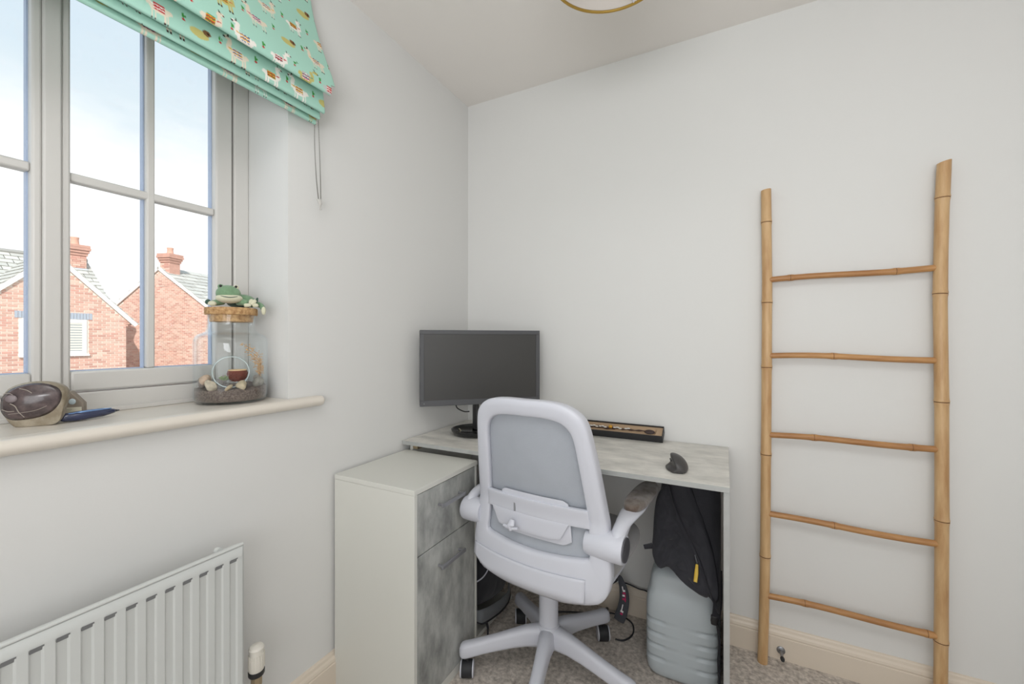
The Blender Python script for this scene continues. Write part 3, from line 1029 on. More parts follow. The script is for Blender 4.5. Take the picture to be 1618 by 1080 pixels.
# ================================================================= PRESENTATION BOX WITH WAND
bxr = tag(root('presentation_box', (0.976, -0.056, 0.7605), rot=(R(30), 0, 0)), 'long open black box with beige lining propped against the back wall on the desk', 'box')
Lb, Db, Hb, th = 0.375, 0.061, 0.034, 0.0025
m = MB()
m.box(-Lb, 0, 0, Db, 0, th).box(-Lb, 0, 0, th, th, Hb).box(-Lb, 0, Db - th, Db, th, Hb).box(-Lb, -Lb + th, th, Db - th, th, Hb).box(-th, 0, th, Db - th, th, Hb)
m.build('tray', mat('black_card', (48, 48, 50), 0.6), bxr, smooth=False)
m = MB()
N = 60
P = []
for j in range(7):
    y = th + (Db - 2 * th) * j / 6
    row = []
    for i in range(N):
        x = -Lb + th + (Lb - 2 * th) * i / (N - 1)
        d = ((x + 0.052) / 0.024) ** 2 + ((y - Db / 2) / 0.017) ** 2
        z = 0.027 - (0.008 if (abs(y - Db / 2) < 0.010 and x < -0.06) or d < 1 else 0)
        row.append((x, y, z))
    P.append(row)
m.grid(P).build('lining', mat('beige_lining', (176, 150, 122), 0.8), bxr, smooth=False)
wd = tag(root('ornate_wand', (0.976, -0.056, 0.7605), rot=(R(30), 0, 0)), 'dark slender wand with a gold bead and white decoration lying in the black box', 'wand')
xs = [-0.345 + i * 0.0056 for i in range(54)]
pts, rr = [], []
for x in xs:
    t = (x + 0.345) / 0.30
    pts.append((x, Db / 2 + 0.0012 * math.sin(t * 30), 0.0262 + 0.001 * math.cos(t * 23)))
    rr.append(0.0028 + 0.0010 * math.sin(t * 55) + (0.002 if 0.2 < t < 0.5 else 0))
MB().tube(pts, rr, 10).build('shaft', mat('dark_brown_wood', (66, 46, 38), 0.5), wd)
MB().ell((-0.054, Db / 2, 0.0245), (0.021, 0.0125, 0.005)).build('flat_end', mat('dark_brown_disc', (60, 44, 42), 0.45), wd)
MB().lathe([(0.0, -0.007), (0.006, -0.007), (0.0075, -0.004), (0.0075, 0.004), (0.006, 0.007), (0.0, 0.007)], 16, (-0.215, Db / 2, 0.033), 'x').build('gold_bead',
                                                                                                                    mat('gold_bead', (206, 152, 56), 0.35, metal=0.4), wd)
M_enam = mat('white_enamel', (226, 224, 218), 0.3)
for i, x in enumerate((-0.300, -0.288, -0.275, -0.262, -0.250, -0.238, -0.198, -0.186, -0.174, -0.150, -0.140)):
    MB().ell((x, Db / 2 + 0.003 * math.sin(i * 2.1), 0.0305), (0.0075, 0.0032, 0.0025), nu=10, nv=6).build('white_bead', M_enam, wd)

# ================================================================= JERRYCAN
jr = tag(root('jerrycan', (1.066, -0.205, 0)), 'large translucent grey-blue plastic container standing on the carpet under the desk', 'container')
rs = []
hx, hy = 0.120, 0.112
prof = [(0.0, 0.030), (0.006, 0.012), (0.016, 0.005), (0.03, 0.002), (0.05, 0.0)] + [(0.05 + 0.004 * i, 0.0) for i in range(1, 46)] + \
       [(0.24, 0.0), (0.26, 0.0015), (0.28, 0.004), (0.295, 0.010), (0.31, 0.013), (0.33, 0.014), (0.345, 0.017), (0.36, 0.026), (0.372, 0.042), (0.376, 0.07), (0.377, 0.10)]
NA = 96
for z, ins in prof:
    ring = []
    for k in range(NA):
        a = 2 * PI * k / NA
        c, s_ = sellip(a, 0.36)
        x, y = c * (hx - ins), s_ * (hy - ins)
        # side grips: ribs pressed into the corners of each broad face
        g = 0
        if 0.058 < z < 0.236:
            ph = ((z - 0.064) / 0.0425) % 1.0
            rib = 1 if ph < 0.30 else 0
            edge = abs(x) > 0.052
            if edge:
                g = 0.0060 * rib * min(1, (abs(x) - 0.050) / 0.012)
        ring.append((x * (1 - g / hx), y * (1 - g / hy * 1.2), z + 0.0005 + 0.006 * math.sin(PI * min(1, z / 0.3)) * 0))
    rs.append(ring)
MB().rings(rs).build('body', M_jerry, jr, angle=70)
MB().lathe([(0.0, 0.375), (0.030, 0.375), (0.030, 0.398), (0.027, 0.402), (0.0, 0.402)], 28, (-0.05, 0.05, 0)).build('cap', mat('grey_cap', (120, 126, 130), 0.4), jr)


# ================================================================= BAGS
def pillow(outline, mapf, tf, tb, nr=14, amp=0.006, freq=11, seed=0, per=5, p=2.4, crease=None):
    ol = cubic([(a, b, 0) for a, b in outline] + [(outline[0][0], outline[0][1], 0)], per)[:-1]
    cx = sum(q.x for q in ol) / len(ol)
    cy = sum(q.y for q in ol) / len(ol)
    rs = []

    def dep(s_, side):
        return side * (max(0.0, 1 - s_ ** p)) ** 0.55
    for side, t in ((1, tf), (-1, tb)):
        rng = range(1, nr + 1) if side == 1 else range(nr - 1, 0, -1)
        for i in rng:
            s_ = i / nr
            ring = []
            for q in ol:
                a, b = cx + (q.x - cx) * s_, cy + (q.y - cy) * s_
                d = dep(s_, side) * t
                v = Vector((a * freq, b * freq, seed + side * 3))
                nzv = noise.noise(v) + 0.5 * noise.noise(v * 2.3)
                fold = abs(noise.noise(v * 1.3 + Vector((5, 2, 1))))
                d += side * (nzv * amp - (0.22 - min(fold, 0.22)) * amp * 3.0) * (1 - s_ ** 6)
                if crease and side == 1:
                    d += crease(a, b)
                ring.append(mapf(a, b, d))
            rs.append(ring)
    return MB().rings(rs)


bp = tag(root('black_backpack', (1.08, -0.22, 0.38)), 'black rucksack stuffed between the desk top and the plastic container', 'backpack')
BP = Vector(bp.location)


def mp_(a, b, d):
    # the bag droops: its lower part hangs in front of the container, the upper part leans back over it
    yc = float(np.interp(b, [0.25, 0.38, 0.42, 0.5, 0.7, 0.8], [-0.362, -0.362, -0.345, -0.285, -0.255, -0.25]))
    y = yc - d
    if b < 0.392:
        y = min(y, -0.3205)
    return Vector((min(a, 1.188), y, b)) - BP


body = [(1.015, 0.715), (1.06, 0.735), (1.12, 0.737), (1.175, 0.730), (1.187, 0.66), (1.188, 0.5), (1.188, 0.40), (1.186, 0.31), (1.174, 0.335), (1.145, 0.362), (1.098, 0.388), (1.06, 0.402),
        (1.02, 0.44), (0.998, 0.50), (0.992, 0.60), (1.0, 0.68)]
pillow(body, mp_, 0.040, 0.10, amp=0.006, freq=9, seed=2).build('main_compartment', M_fab, bp, angle=None)
pock = [(1.008, 0.668), (1.022, 0.668), (1.045, 0.61), (1.064, 0.56), (1.090, 0.515), (1.114, 0.48), (1.145, 0.44), (1.160, 0.405), (1.150, 0.366), (1.115, 0.376), (1.080, 0.392), (1.045, 0.418),
        (1.028, 0.424), (1.004, 0.416), (0.984, 0.436), (0.976, 0.468), (0.976, 0.54), (0.980, 0.59), (0.988, 0.63)]
pillow(pock, lambda a, b, d: mp_(a, b, d + 0.024), 0.030, 0.02, nr=26, amp=0.013, freq=19, seed=7).build('front_pocket', M_fab, bp, angle=None)
flap = [(1.030, 0.725), (1.07, 0.735), (1.10, 0.67), (1.135, 0.58), (1.168, 0.48), (1.183, 0.40), (1.176, 0.365), (1.155, 0.40), (1.125, 0.462), (1.085, 0.525), (1.050, 0.60), (1.030, 0.67)]
pillow(flap, lambda a, b, d: mp_(a, b, d + 0.036), 0.018, 0.02, nr=22, amp=0.007, freq=17, seed=4).build('flap', M_fab2, bp, angle=None)
m = MB()
m.tube([mp_(1.113, 0.480, 0.060), mp_(1.120, 0.462, 0.062)], 0.002, 6)
m.build('zip_slider', M_steel, bp)
MB().tube([mp_(1.120, 0.460, 0.064), mp_(1.119, 0.440, 0.066), mp_(1.117, 0.418, 0.062)], [0.004, 0.006, 0.0055], 10, ry=0.003).build('zip_pull', M_yel, bp)
# shoulder strap hanging down beside the panel, with buckle
pts = cubic([(1.178, -0.325, 0.43), (1.180, -0.345, 0.36), (1.176, -0.345, 0.30), (1.170, -0.345, 0.272), (1.178, -0.340, 0.262), (1.184, -0.340, 0.20), (1.181, -0.338, 0.14), (1.184, -0.338, 0.08),
             (1.183, -0.336, 0.03)], 5)
wid = [float(np.interp(i / (len(pts) - 1), [0, .3, .42, .5, 1], [.014, .012, .012, .004, .0035])) for i in range(len(pts))]
MB().tube([p - BP for p in pts], wid, 8, ry=[w * 0.4 for w in wid], up=(0, 1, 0)).build('shoulder_strap', M_fab2, bp)
MB().rings(slab(0.011, -0.352, -0.336, 0.262, 0.292, 0.6, edge=0.004, n=20)).xf(Matrix.Translation(Vector((1.170, 0, 0)) - BP)).build('strap_buckle', M_blk, bp)
m = MB()
m.tube([mp_(0.978, 0.47, 0.03), mp_(0.966, 0.467, 0.032), mp_(0.950, 0.462, 0.03)], [0.010, 0.009, 0.008], 8, ry=0.002, up=(0, 1, 0))
m.build('side_tab', M_fab2, bp)

# second bag on the base board
bg_ = tag(root('black_bag', (0.22, -0.30, 0.02)), 'black bag with grey edge panel lying on the white board under the desk', 'bag')
BG = Vector(bg_.location)


def mg(a, b, d):
    return Vector((0.225 + d + (b * 0.05), a, b)) - BG


bo = [(-0.470, 0.30), (-0.40, 0.335), (-0.30, 0.33), (-0.20, 0.27), (-0.12, 0.17), (-0.115, 0.07), (-0.17, 0.030), (-0.28, 0.040), (-0.40, 0.075), (-0.470, 0.11), (-0.476, 0.20)]
pillow(bo, mg, 0.115, 0.16, amp=0.005, freq=9, seed=12, p=3.0).build('shell', M_fab, bg_, angle=None)
tr = cubic([(0.335, -0.476, 0.118), (0.352, -0.455, 0.104), (0.356, -0.420, 0.090), (0.356, -0.34, 0.068), (0.352, -0.272, 0.052), (0.34, -0.19, 0.042), (0.31, -0.13, 0.045)], 6)
wd_ = [float(np.interp(i / (len(tr) - 1), [0, .2, .7, 1], [.018, .027, .024, .012])) for i in range(len(tr))]
MB().tube([p - BG for p in tr], [w * 0.35 for w in wd_], 12, ry=wd_, up=(0, 0, 1)).build('edge_panel', M_gfab, bg_)
pp = [p - BG + Vector((0.004, 0, -w * 0.98)) for p, w in zip(tr, wd_)]
MB().tube(pp, 0.004, 8).build('edge_piping', M_fab2, bg_)
MB().tube([p - BG for p in cubic([(0.352, -0.476, 0.250), (0.360, -0.44, 0.253), (0.360, -0.40, 0.268), (0.35, -0.36, 0.30)], 8)], 0.0025, 8).build('white_piping', M_plw, bg_)
MB().tube([Vector(p) - BG for p in ((0.358, -0.420, 0.075), (0.366, -0.415, 0.040), (0.366, -0.417, 0.012))], [0.007, 0.007, 0.006], 8, ry=0.002, up=(1, 0, 0)).build('strap_end', M_fab2, bg_)

# lanyard strap with pink and white lettering, leaning on the skirting board
st = tag(root('printed_strap', (0.815, -0.06, 0)), 'dark grey padded strap with pink and white lettering leaning on the skirting board', 'strap')
SO = Vector(st.location)
M_strap = mat('charcoal_strap', (72, 74, 80), 0.8, sheen=0.2)
cl = cubic([(0.806, -0.085, 0.196), (0.812, -0.090, 0.185), (0.826, -0.098, 0.155), (0.832, -0.104, 0.12), (0.828, -0.110, 0.08), (0.818, -0.116, 0.045), (0.813, -0.118, 0.028)], 6)
ww = [float(np.interp(i / (len(cl) - 1), [0, .12, .4, .8, 1], [.004, .010, .019, .023, .020])) for i in range(len(cl))]
MB().tube([p - SO for p in cl], ww, 16, ry=[min(w, .008) * .8 for w in ww], up=(0, 1, 0)).build('padded_strap', M_strap, st)
M_pk = mat('pink_print', (198, 44, 98), 0.6)
M_wp = mat('white_print', (236, 234, 236), 0.6)


def at_strap(t, off):
    i = min(int(t * (len(cl) - 1)), len(cl) - 2)
    p = cl[i] + (cl[i + 1] - cl[i]) * (t * (len(cl) - 1) - i)
    d = (cl[i + 1] - cl[i]).normalized()
    sx = Vector((1, 0, 0))
    sx = (sx - d * sx.dot(d)).normalized()
    nrm = d.cross(sx)
    if nrm.y > 0:
        nrm = -nrm
    return p + sx * off + nrm * 0.0078


def quad(mb, t0, t1, o0, o1):
    c = [at_strap(t0, o0), at_strap(t0, o1), at_strap(t1, o1), at_strap(t1, o0)]
    n_ = (c[1] - c[0]).cross(c[3] - c[0]).normalized()
    if n_.y > 0:
        n_ = -n_
    vs = [q_ - SO for q_ in c] + [q_ + n_ * 0.0006 - SO for q_ in c]
    mb.add(vs, [(0, 1, 2, 3), (4, 5, 6, 7), (0, 1, 5, 4), (1, 2, 6, 5), (2, 3, 7, 6), (3, 0, 4, 7)])


for nm, mm_, qs in (('white_letter_stroke', M_wp, ((.36, .39, .000, .008), (.30, .39, -.002, .002), (.44, .47, -.006, .004), (.60, .72, -.004, .000), (.70, .73, -.006, .006))),
                    ('pink_letter_stroke', M_pk, ((.40, .43, -.004, .008), (.44, .55, .004, .008), (.50, .53, -.006, .008), (.74, .77, -.004, .006)))):
    for q4 in qs:
        mbq = MB()
        quad(mbq, *q4)
        mbq.build(nm, mm_, st, smooth=False)
MB().tube([p - SO for p in cubic([(0.806, -0.085, 0.190), (0.790, -0.075, 0.170), (0.770, -0.07, 0.150)], 6)], [0.006] * 13, 8, ry=0.010).build('loop_end', M_fab2, st)

# cables on the floor and the wall
ca = tag(root('black_cable', (0.75, -0.12, 0.0)), 'thin black cable looping over the carpet below the desk', 'cable')
AO = Vector(ca.location)
pts = cubic([(0.53, -0.16, 0.004), (0.60, -0.125, 0.004), (0.68, -0.092, 0.0045), (0.74, -0.075, 0.012), (0.775, -0.060, 0.012), (0.82, -0.052, 0.005), (0.858, -0.075, 0.004), (0.872, -0.120, 0.004),
             (0.866, -0.160, 0.004), (0.845, -0.190, 0.004), (0.817, -0.197, 0.004)], 6)
MB().tube([p - AO for p in pts], 0.0032, 8).build('cord', M_rub, ca)
MB().tube([Vector(p) - AO for p in ((0.750, -0.074, 0.004), (0.752, -0.070, 0.034))], 0.009, 10, ry=0.006).build('ferrite_bead', M_blk, ca)
MB().tube([p - AO for p in cubic([(0.748, -0.078, 0.006), (0.735, -0.10, 0.004), (0.730, -0.125, 0.004)], 5)], 0.0028, 8).build('side_cord', M_rub, ca)
tag(MB().tube(cubic([(0.800, -0.035, 0.140), (0.830, -0.024, 0.134), (0.875, -0.022, 0.124), (0.915, -0.022, 0.118), (0.96, -0.03, 0.06)], 6), 0.003, 8).build('wall_cable', M_rub),
    'thin black cable running along the skirting board behind the container', 'cable')

# ================================================================= SILL: JAR, FROG, STONES
ZS = 0.9962
jx, jy = -0.108, -1.113
jar = tag(root('glass_jar', (jx, jy, ZS)), 'large clear glass terrarium jar with a cork lid on the window board', 'jar')
prof = [(0.0, 0.0005), (0.078, 0.0005), (0.086, 0.004), (0.0915, 0.012), (0.093, 0.024), (0.093, 0.172), (0.0918, 0.184), (0.088, 0.193), (0.081, 0.199), (0.072, 0.2025), (0.0645, 0.2065), (0.0612, 0.215),
        (0.060, 0.228), (0.060, 0.252), (0.0615, 0.2555),
        (0.0585, 0.2555), (0.0575, 0.228), (0.0587, 0.214), (0.063, 0.2045), (0.0715, 0.200), (0.080, 0.1965), (0.086, 0.191), (0.0893, 0.183), (0.0905, 0.172), (0.0905, 0.024), (0.089, 0.013), (0.084, 0.007),
        (0.077, 0.005), (0.0, 0.005)]
MB().lathe(prof, 64).build('glass_body', M_jar, jar, angle=80)
MB().lathe([(0.0, 0.236), (0.054, 0.236), (0.0568, 0.2555), (0.0655, 0.2562), (0.0665, 0.260), (0.0665, 0.273), (0.0650, 0.2765), (0.0, 0.277)], 48).build('cork_lid', M_cork, jar, angle=40)
m = MB()
rs = []
for i in range(25):
    r = 0.0898 * i / 24
    rs.append([((max(r, 0.001)) * math.cos(2 * PI * k / 48), max(r, 0.001) * math.sin(2 * PI * k / 48),
                0.043 + 0.008 * noise.noise(Vector((r * 30 * math.cos(2 * PI * k / 48), r * 30 * math.sin(2 * PI * k / 48), 1))) + 0.004 * math.cos(2 * PI * k / 48 - 2.0) * r / 0.09) for k in range(48)])
for ring in rs:
    for k_, p_ in enumerate(ring):
        dd = math.hypot(p_[0] - 0.878 * 0.022, p_[1] + 0.478 * 0.022)
        if dd < 0.0555:
            lim = 0.086 - math.sqrt(max(0.0, 0.0555 ** 2 - dd * dd)) - 0.0012
            ring[k_] = (p_[0], p_[1], min(p_[2], lim))
base = [[(r * math.cos(2 * PI * k / 48), r * math.sin(2 * PI * k / 48), z) for k in range(48)] for r, z in ((0.088, 0.014), (0.083, 0.0075), (0.001, 0.0065))]
m.rings(rs + base)
tag(m.xf(Matrix.Translation((jx, jy, ZS))).build('dark_sand', M_sand), 'dark grey-brown sand layer in the bottom of the glass jar', 'sand', kind='stuff')
# directions inside the jar as seen from the room: toward = room side, side = along the window
tow = Vector((0.878, -0.478, 0))
sid = Vector((0.478, 0.878, 0))


def jp(a, b, z):
    return Vector((jx, jy, ZS)) + sid * a + tow * b + Vector((0, 0, z))


def rock(name, a, b, z, r, colr, seed, sq=(1, 1, 0.7), m=None):
    o = MB().ell((0, 0, 0), (r * sq[0], r * sq[1], r * sq[2]), nu=16, nv=10)
    v2 = []
    for p in o.v:
        v = Vector(p)
        k = 1 + 0.30 * noise.noise(v * (1.1 / r) + Vector((seed, seed * 2, 0)))
        v2.append(tuple(v * k))
    o.v = v2
    ob = o.build(name, m or mat(name + '_stone', colr, 0.7, noise_scale=60, noise_amt=0.2, bump=0.3), None, angle=None)
    ob.location = jp(a, b, z)
    ob.rotation_euler = (seed * 0.7, seed * 1.3, seed * 2.1)
    return ob


rk = [('pebble', -0.070, 0.010, 0.060, 0.0150, (150, 138, 130), 'small grey pebble at the left inside the glass jar'),
      ('pebble', -0.062, 0.036, 0.070, 0.0150, (218, 192, 168), 'pinkish-beige pebble at the left inside the glass jar'),
      ('seashell', -0.048, 0.058, 0.054, 0.0145, (222, 210, 188), 'cream shell on the sand at the front left of the jar'),
      ('seashell', 0.024, 0.066, 0.052, 0.0150, (210, 194, 164), 'ridged beige shell at the front of the jar below the glass ball'),
      ('seashell', -0.008, 0.074, 0.046, 0.0110, (204, 184, 152), 'small flat tan shell at the very front of the jar'),
      ('pebble', 0.067, 0.030, 0.055, 0.0150, (158, 154, 144), 'rough grey pebble at the right inside the glass jar'),
      ('pebble', 0.066, 0.008, 0.062, 0.016, (166, 156, 146), 'greyish pebble at the back right inside the glass jar'),
      ('pebble', -0.022, -0.062, 0.056, 0.0160, (170, 156, 144), 'beige pebble at the back inside the glass jar')]
for i, (nm, a, b, z, r, cc, lb) in enumerate(rk):
    ob = rock(nm, a, b, z, r, cc, i + 1.3, (1.1, 1, 0.62) if nm == 'pebble' else (1.25, 0.9, 0.5))
    tag(ob, lb, 'pebble' if nm == 'pebble' else 'shell', 'pebbles and shells in the glass jar')
# glass ball with a round opening facing the room
ob_ = tag(root('glass_ball_holder', tuple(jp(0.000, 0.022, 0.086))), 'small open-fronted glass ball holder half sunk in the sand inside the jar', 'glass ball')
rb = 0.053
axis = (tow * 0.98 - sid * 0.05 + Vector((0, 0, 0.14))).normalized()
Q = Vector((0, 0, 1)).rotation_difference(axis).to_matrix()
rs = []
for i in range(15):
    th_ = R(56) + (PI - 0.03 - R(56)) * i / 14
    rs.append([Q @ Vector((rb * math.sin(th_) * math.cos(2 * PI * k / 40), rb * math.sin(th_) * math.sin(2 * PI * k / 40), rb * math.cos(th_))) for k in range(40)])
MB().rings(rs, cap=False).build('glass_sphere', M_orb, ob_, angle=None)
rr0 = rb * math.sin(R(56))
hh0 = rb * math.cos(R(56))
m = MB()
rs = []
for k in range(48):
    a = 2 * PI * k / 48
    c = Vector((rr0 * math.cos(a), rr0 * math.sin(a), hh0))
    rd = Vector((math.cos(a), math.sin(a), 0))
    rs.append([Q @ (c + rd * 0.0014 * math.cos(b) + Vector((0, 0, 0.0014 * math.sin(b)))) for b in [2 * PI * j / 8 for j in range(8)]])
m.rings(rs, closed=True).build('opening_rim', M_rim, ob_)
# husk
hk = tag(root('spiny_husk', tuple(jp(0.014, 0.028, 0.078))), 'reddish brown spiny husk with a pale cut top inside the glass ball', 'husk')
hk.scale = (1.28, 1.28, 1.28)
MB().lathe([(0.0, -0.014), (0.010, -0.013), (0.018, -0.006), (0.0205, 0.004), (0.019, 0.011), (0.017, 0.0125), (0.0, 0.011)], 24).build('shell', mat('husk_brown', (112, 54, 38), 0.8), hk)
MB().lathe([(0.0, 0.0118), (0.013, 0.0128), (0.0178, 0.0138), (0.0182, 0.0112), (0.0, 0.010)], 24).build('pale_top', mat('husk_cream', (222, 190, 146), 0.8, bump=0.8, bump_scale=300), hk)
m = MB()
for i in range(420):
    a = rnd.uniform(0, 2 * PI)
    z = rnd.uniform(-0.012, 0.008)
    r = 0.0195 - (0.006 if z < -0.006 else 0)
    d = Vector((math.cos(a), math.sin(a), rnd.uniform(-0.7, 0.1))).normalized()
    p = Vector((r * math.cos(a), r * math.sin(a), z))
    sx = d.cross(Vector((0, 0, 1))).normalized() * 0.0007
    m.add([p - sx, p + sx, p + d * rnd.uniform(0.003, 0.0055)], [(0, 1, 2)])
sp = m.build('spines', mat('husk_spines', (136, 62, 40), 0.8), hk, smooth=False, fixn=False)
sp['kind'] = 'stuff'
# succulent
su = tag(root('small_succulent', tuple(jp(-0.018, 0.036, 0.066))), 'tiny green succulent tuft at the left inside the glass ball', 'plant')
su.scale = (1.4, 1.4, 1.4)
for i in range(12):
    a = i * 2.4
    tl = 0.25 + 0.06 * i
    d = Vector((math.cos(a) * math.sin(tl + 0.3), math.sin(a) * math.sin(tl + 0.3), math.cos(tl + 0.3)))
    MB().tube([d * 0.001, d * 0.006, d * 0.011], [0.0014, 0.0028, 0.0005], 6, ry=0.0012).build('leaf', mat('succulent_green', (126, 150, 84), 0.6) if i == 0 else bpy.data.materials['succulent_green'], su)
# dried flowers
df = tag(root('dried_flowers', tuple(jp(0.052, -0.005, 0.045))), 'pale orange dried flower sprig leaning inside the right of the glass jar', 'dried flowers')
FO = Vector(df.location)
m, m2 = MB(), MB()
for i in range(6):
    tip = jp(0.030 + i * 0.0085, -0.012 + 0.006 * (i % 3), 0.170 - i * 0.015)
    st_ = jp(0.066, -0.004, 0.048)
    mid = jp(0.074, -0.004 + 0.004 * (i % 2), 0.085 + 0.008 * (5 - i))
    cc = cubic([st_, mid, tip], 7)
    m.tube([p - FO for p in cc], 0.0007, 5)
    for p in cc[5:]:
        for j in range(4):
            qd = p + Vector([rnd.uniform(-1, 1) * 0.009 for _ in range(3)])
            rr2 = (Vector((qd.x - jx, qd.y - jy, 0))).length
            if rr2 < 0.083:
                m2.ell(qd - FO, (rnd.uniform(.0014, .0028),) * 2 + (0.0014,), nu=6, nv=4)
m.build('stems', mat('dried_stem', (190, 150, 104), 0.8), df)
x_ = m2.build('flower_heads', mat('dried_petals', (226, 190, 146), 0.85), df)
x_['kind'] = 'stuff'

# ---- plush frog lying on the lid
fg = tag(root('plush_frog', (jx, jy, ZS + 0.2775)), 'green plush frog with a cream chin sprawled on the cork lid', 'plush toy')
QF = Matrix((sid, -tow, (0, 0, 1))).transposed()     # local x = along the window, -y = towards the room


def fe(name, c, r, m, rot=None, par=fg, nu=24, nv=16):
    mm = MB().ell(c, r, rot, nu, nv)
    mm.xf(QF.to_4x4())
    return mm.build(name, m, par, angle=None)


def ft(name, pts, rad, m, par=fg, ry=None):
    mm = MB().tube(cubic(pts, 5), [float(v) for v in np.interp(np.linspace(0, 1, (len(pts) - 1) * 5 + 1), np.linspace(0, 1, len(rad)), rad)], 12, ry=ry)
    mm.xf(QF.to_4x4())
    return mm.build(name, m, par, angle=None)


fe('body', (0.022, 0.020, 0.020), (0.036, 0.034, 0.020), M_frogd)
fe('back', (0.026, 0.020, 0.024), (0.036, 0.033, 0.020), M_frog)
hd = fe('head', (-0.008, -0.022, 0.0400), (0.0310, 0.026, 0.0250), M_frog, Matrix.Rotation(R(-8), 3, 'X'))
fe('chin', (-0.006, -0.0255, 0.0265), (0.0335, 0.0255, 0.0150), M_cream)
# mouth line
mp2 = [(-0.006 + 0.026 * math.sin(t), -0.0262 - 0.0266 * math.cos(t), 0.0275 + 0.0060 * math.sin(t) ** 2) for t in [R(v) for v in (-72, -50, -25, 0, 25, 50, 72)]]
ft('mouth_line', mp2, [0.0006, 0.0011, 0.0011, 0.0006], M_frogd)
for sx_ in (-1, 1):
    ex = -0.008 + sx_ * 0.0185
    ed = fe('eye_bump', (ex, -0.026, 0.0595), (0.0075, 0.0075, 0.0070), M_cream if sx_ > 0 else M_frog)
    fe('eye', (ex, -0.0310, 0.0603), (0.0040, 0.0036, 0.0040), M_eye)
ft('arm', [(-0.022, -0.008, 0.018), (-0.036, -0.020, 0.013), (-0.046, -0.032, 0.010)], [0.010, 0.009, 0.008], M_frog)
fe('hand', (-0.046, -0.038, 0.0085), (0.0105, 0.0085, 0.0075), M_cream)
fe('toe', (-0.056, -0.036, 0.013), (0.0065, 0.005, 0.0075), M_frogd, Matrix.Rotation(R(30), 3, 'Y'))
ft('arm', [(0.018, -0.010, 0.018), (0.030, -0.026, 0.016), (0.036, -0.034, 0.012)], [0.011, 0.010, 0.008], M_frog)
ft('leg', [(0.034, 0.004, 0.018), (0.046, -0.010, 0.014), (0.052, -0.024, 0.010)], [0.013, 0.011, 0.008], M_frog)
for nm, a, b in (('toe', (0.030, -0.040, 0.006), (0.048, -0.040, 0.008)), ('toe', (0.048, -0.036, 0.010), (0.060, -0.040, 0.024)), ('toe', (0.046, -0.032, 0.012), (0.050, -0.036, 0.026)),
                 ('toe', (0.052, -0.036, 0.008), (0.066, -0.041, 0.008))):
    ft(nm, [a, tuple((np.array(a) + np.array(b)) / 2), b], [0.0045, 0.0058, 0.0060, 0.0058, 0.0050, 0.0022], M_cream)
fe('foot_sole', (0.061, -0.036, 0.021), (0.004, 0.004, 0.011), M_frogd, Matrix.Rotation(R(20), 3, 'Y'))
ft('leg', [(0.048, 0.006, 0.014), (0.070, -0.012, 0.012), (0.079, -0.028, 0.000)], [0.010, 0.008, 0.007], M_frog)
fe('foot', (0.0800, -0.033, -0.007), (0.0065, 0.0065, 0.0125), M_cream)

# ---- polished stone, stone plaque, penknife
M_pst = mat('polished_brown_stone', (104, 88, 88), 0.22, spec=0.6, noise_scale=55, col2=(52, 42, 44), coat=0.5, detail=8, ramp=(0.3, 0.7))
M_rind = mat('beige_stone_rind', (182, 172, 154), 0.6, noise_scale=40, col2=(140, 128, 108), bump=0.5, bump_scale=120)
M_vein = mat('pale_vein', (170, 160, 150), 0.3)
ps_ = tag(root('polished_stone', (-0.110, -1.508, ZS)), 'rounded stone cut to a polished dark brown oval face at the left of the sill', 'stone')
# local: x right along the face, -y towards the room
fd = Vector((0.80, -0.60, 0)).normalized()
fr_ = Vector((-fd.y, fd.x, 0))
QS = Matrix((fr_, -fd, (0, 0, 1))).transposed()
ol = [(-0.050, 0.062), (-0.036, 0.080), (-0.010, 0.0905), (0.020, 0.0905), (0.042, 0.080), (0.048, 0.062), (0.040, 0.040), (0.022, 0.024), (-0.008, 0.0165), (-0.036, 0.018), (-0.050, 0.036)]
lo = [(-0.053, 0.062), (-0.039, 0.083), (-0.010, 0.094), (0.022, 0.094), (0.047, 0.082), (0.0525, 0.062), (0.047, 0.034), (0.036, 0.004), (-0.006, 0.0005), (-0.030, 0.0005), (-0.046, 0.022)]
ol = [(a * 0.93 + 0.003, b) for a, b in ol]
lo = [(a * 0.93 + 0.003, b) for a, b in lo]
olc = cubic([(a, b, 0) for a, b in ol + ol[:1]], 5)[:-1]
loc_ = cubic([(a, b, 0) for a, b in lo + lo[:1]], 5)[:-1]
m = MB()
rs = [[QS @ Vector((q.x, -0.016, q.y)) for q in olc], [QS @ Vector((q.x * 1.0, -0.010, max(q.y, 0.0004))) for q in loc_],
      [QS @ Vector((q.x * 0.97, 0.010, max(0.0004, 0.002 + q.y * 0.96))) for q in loc_], [QS @ Vector((q.x * 0.7, 0.026, max(0.0004, 0.012 + q.y * 0.72))) for q in loc_],
      [QS @ Vector((q.x * 0.2, 0.032, 0.04 + q.y * 0.2)) for q in loc_]]
m.rings(rs).build('rind', M_rind, ps_, angle=50)
m = MB()
rs = []
for i in range(9):
    s_ = 1 - i / 8 * 0.98
    rs.append([QS @ Vector((q.x * s_, -0.0165 - 0.012 * (1 - s_ ** 2), 0.055 + (q.y - 0.055) * s_)) for q in olc])
m.rings(rs).build('polished_face', M_pst, ps_, angle=None)
mv = MB()


def vein(pts, r):
    P = []
    for a, b in pts:
        s2 = min(0.97, max(abs(a) / 0.050, abs(b - 0.055) / 0.037))
        P.append(QS @ Vector((a, -0.0165 - 0.012 * (1 - s2 ** 2) - 0.0003, b)))
    mv.tube(cubic(P, 4), r, 6)


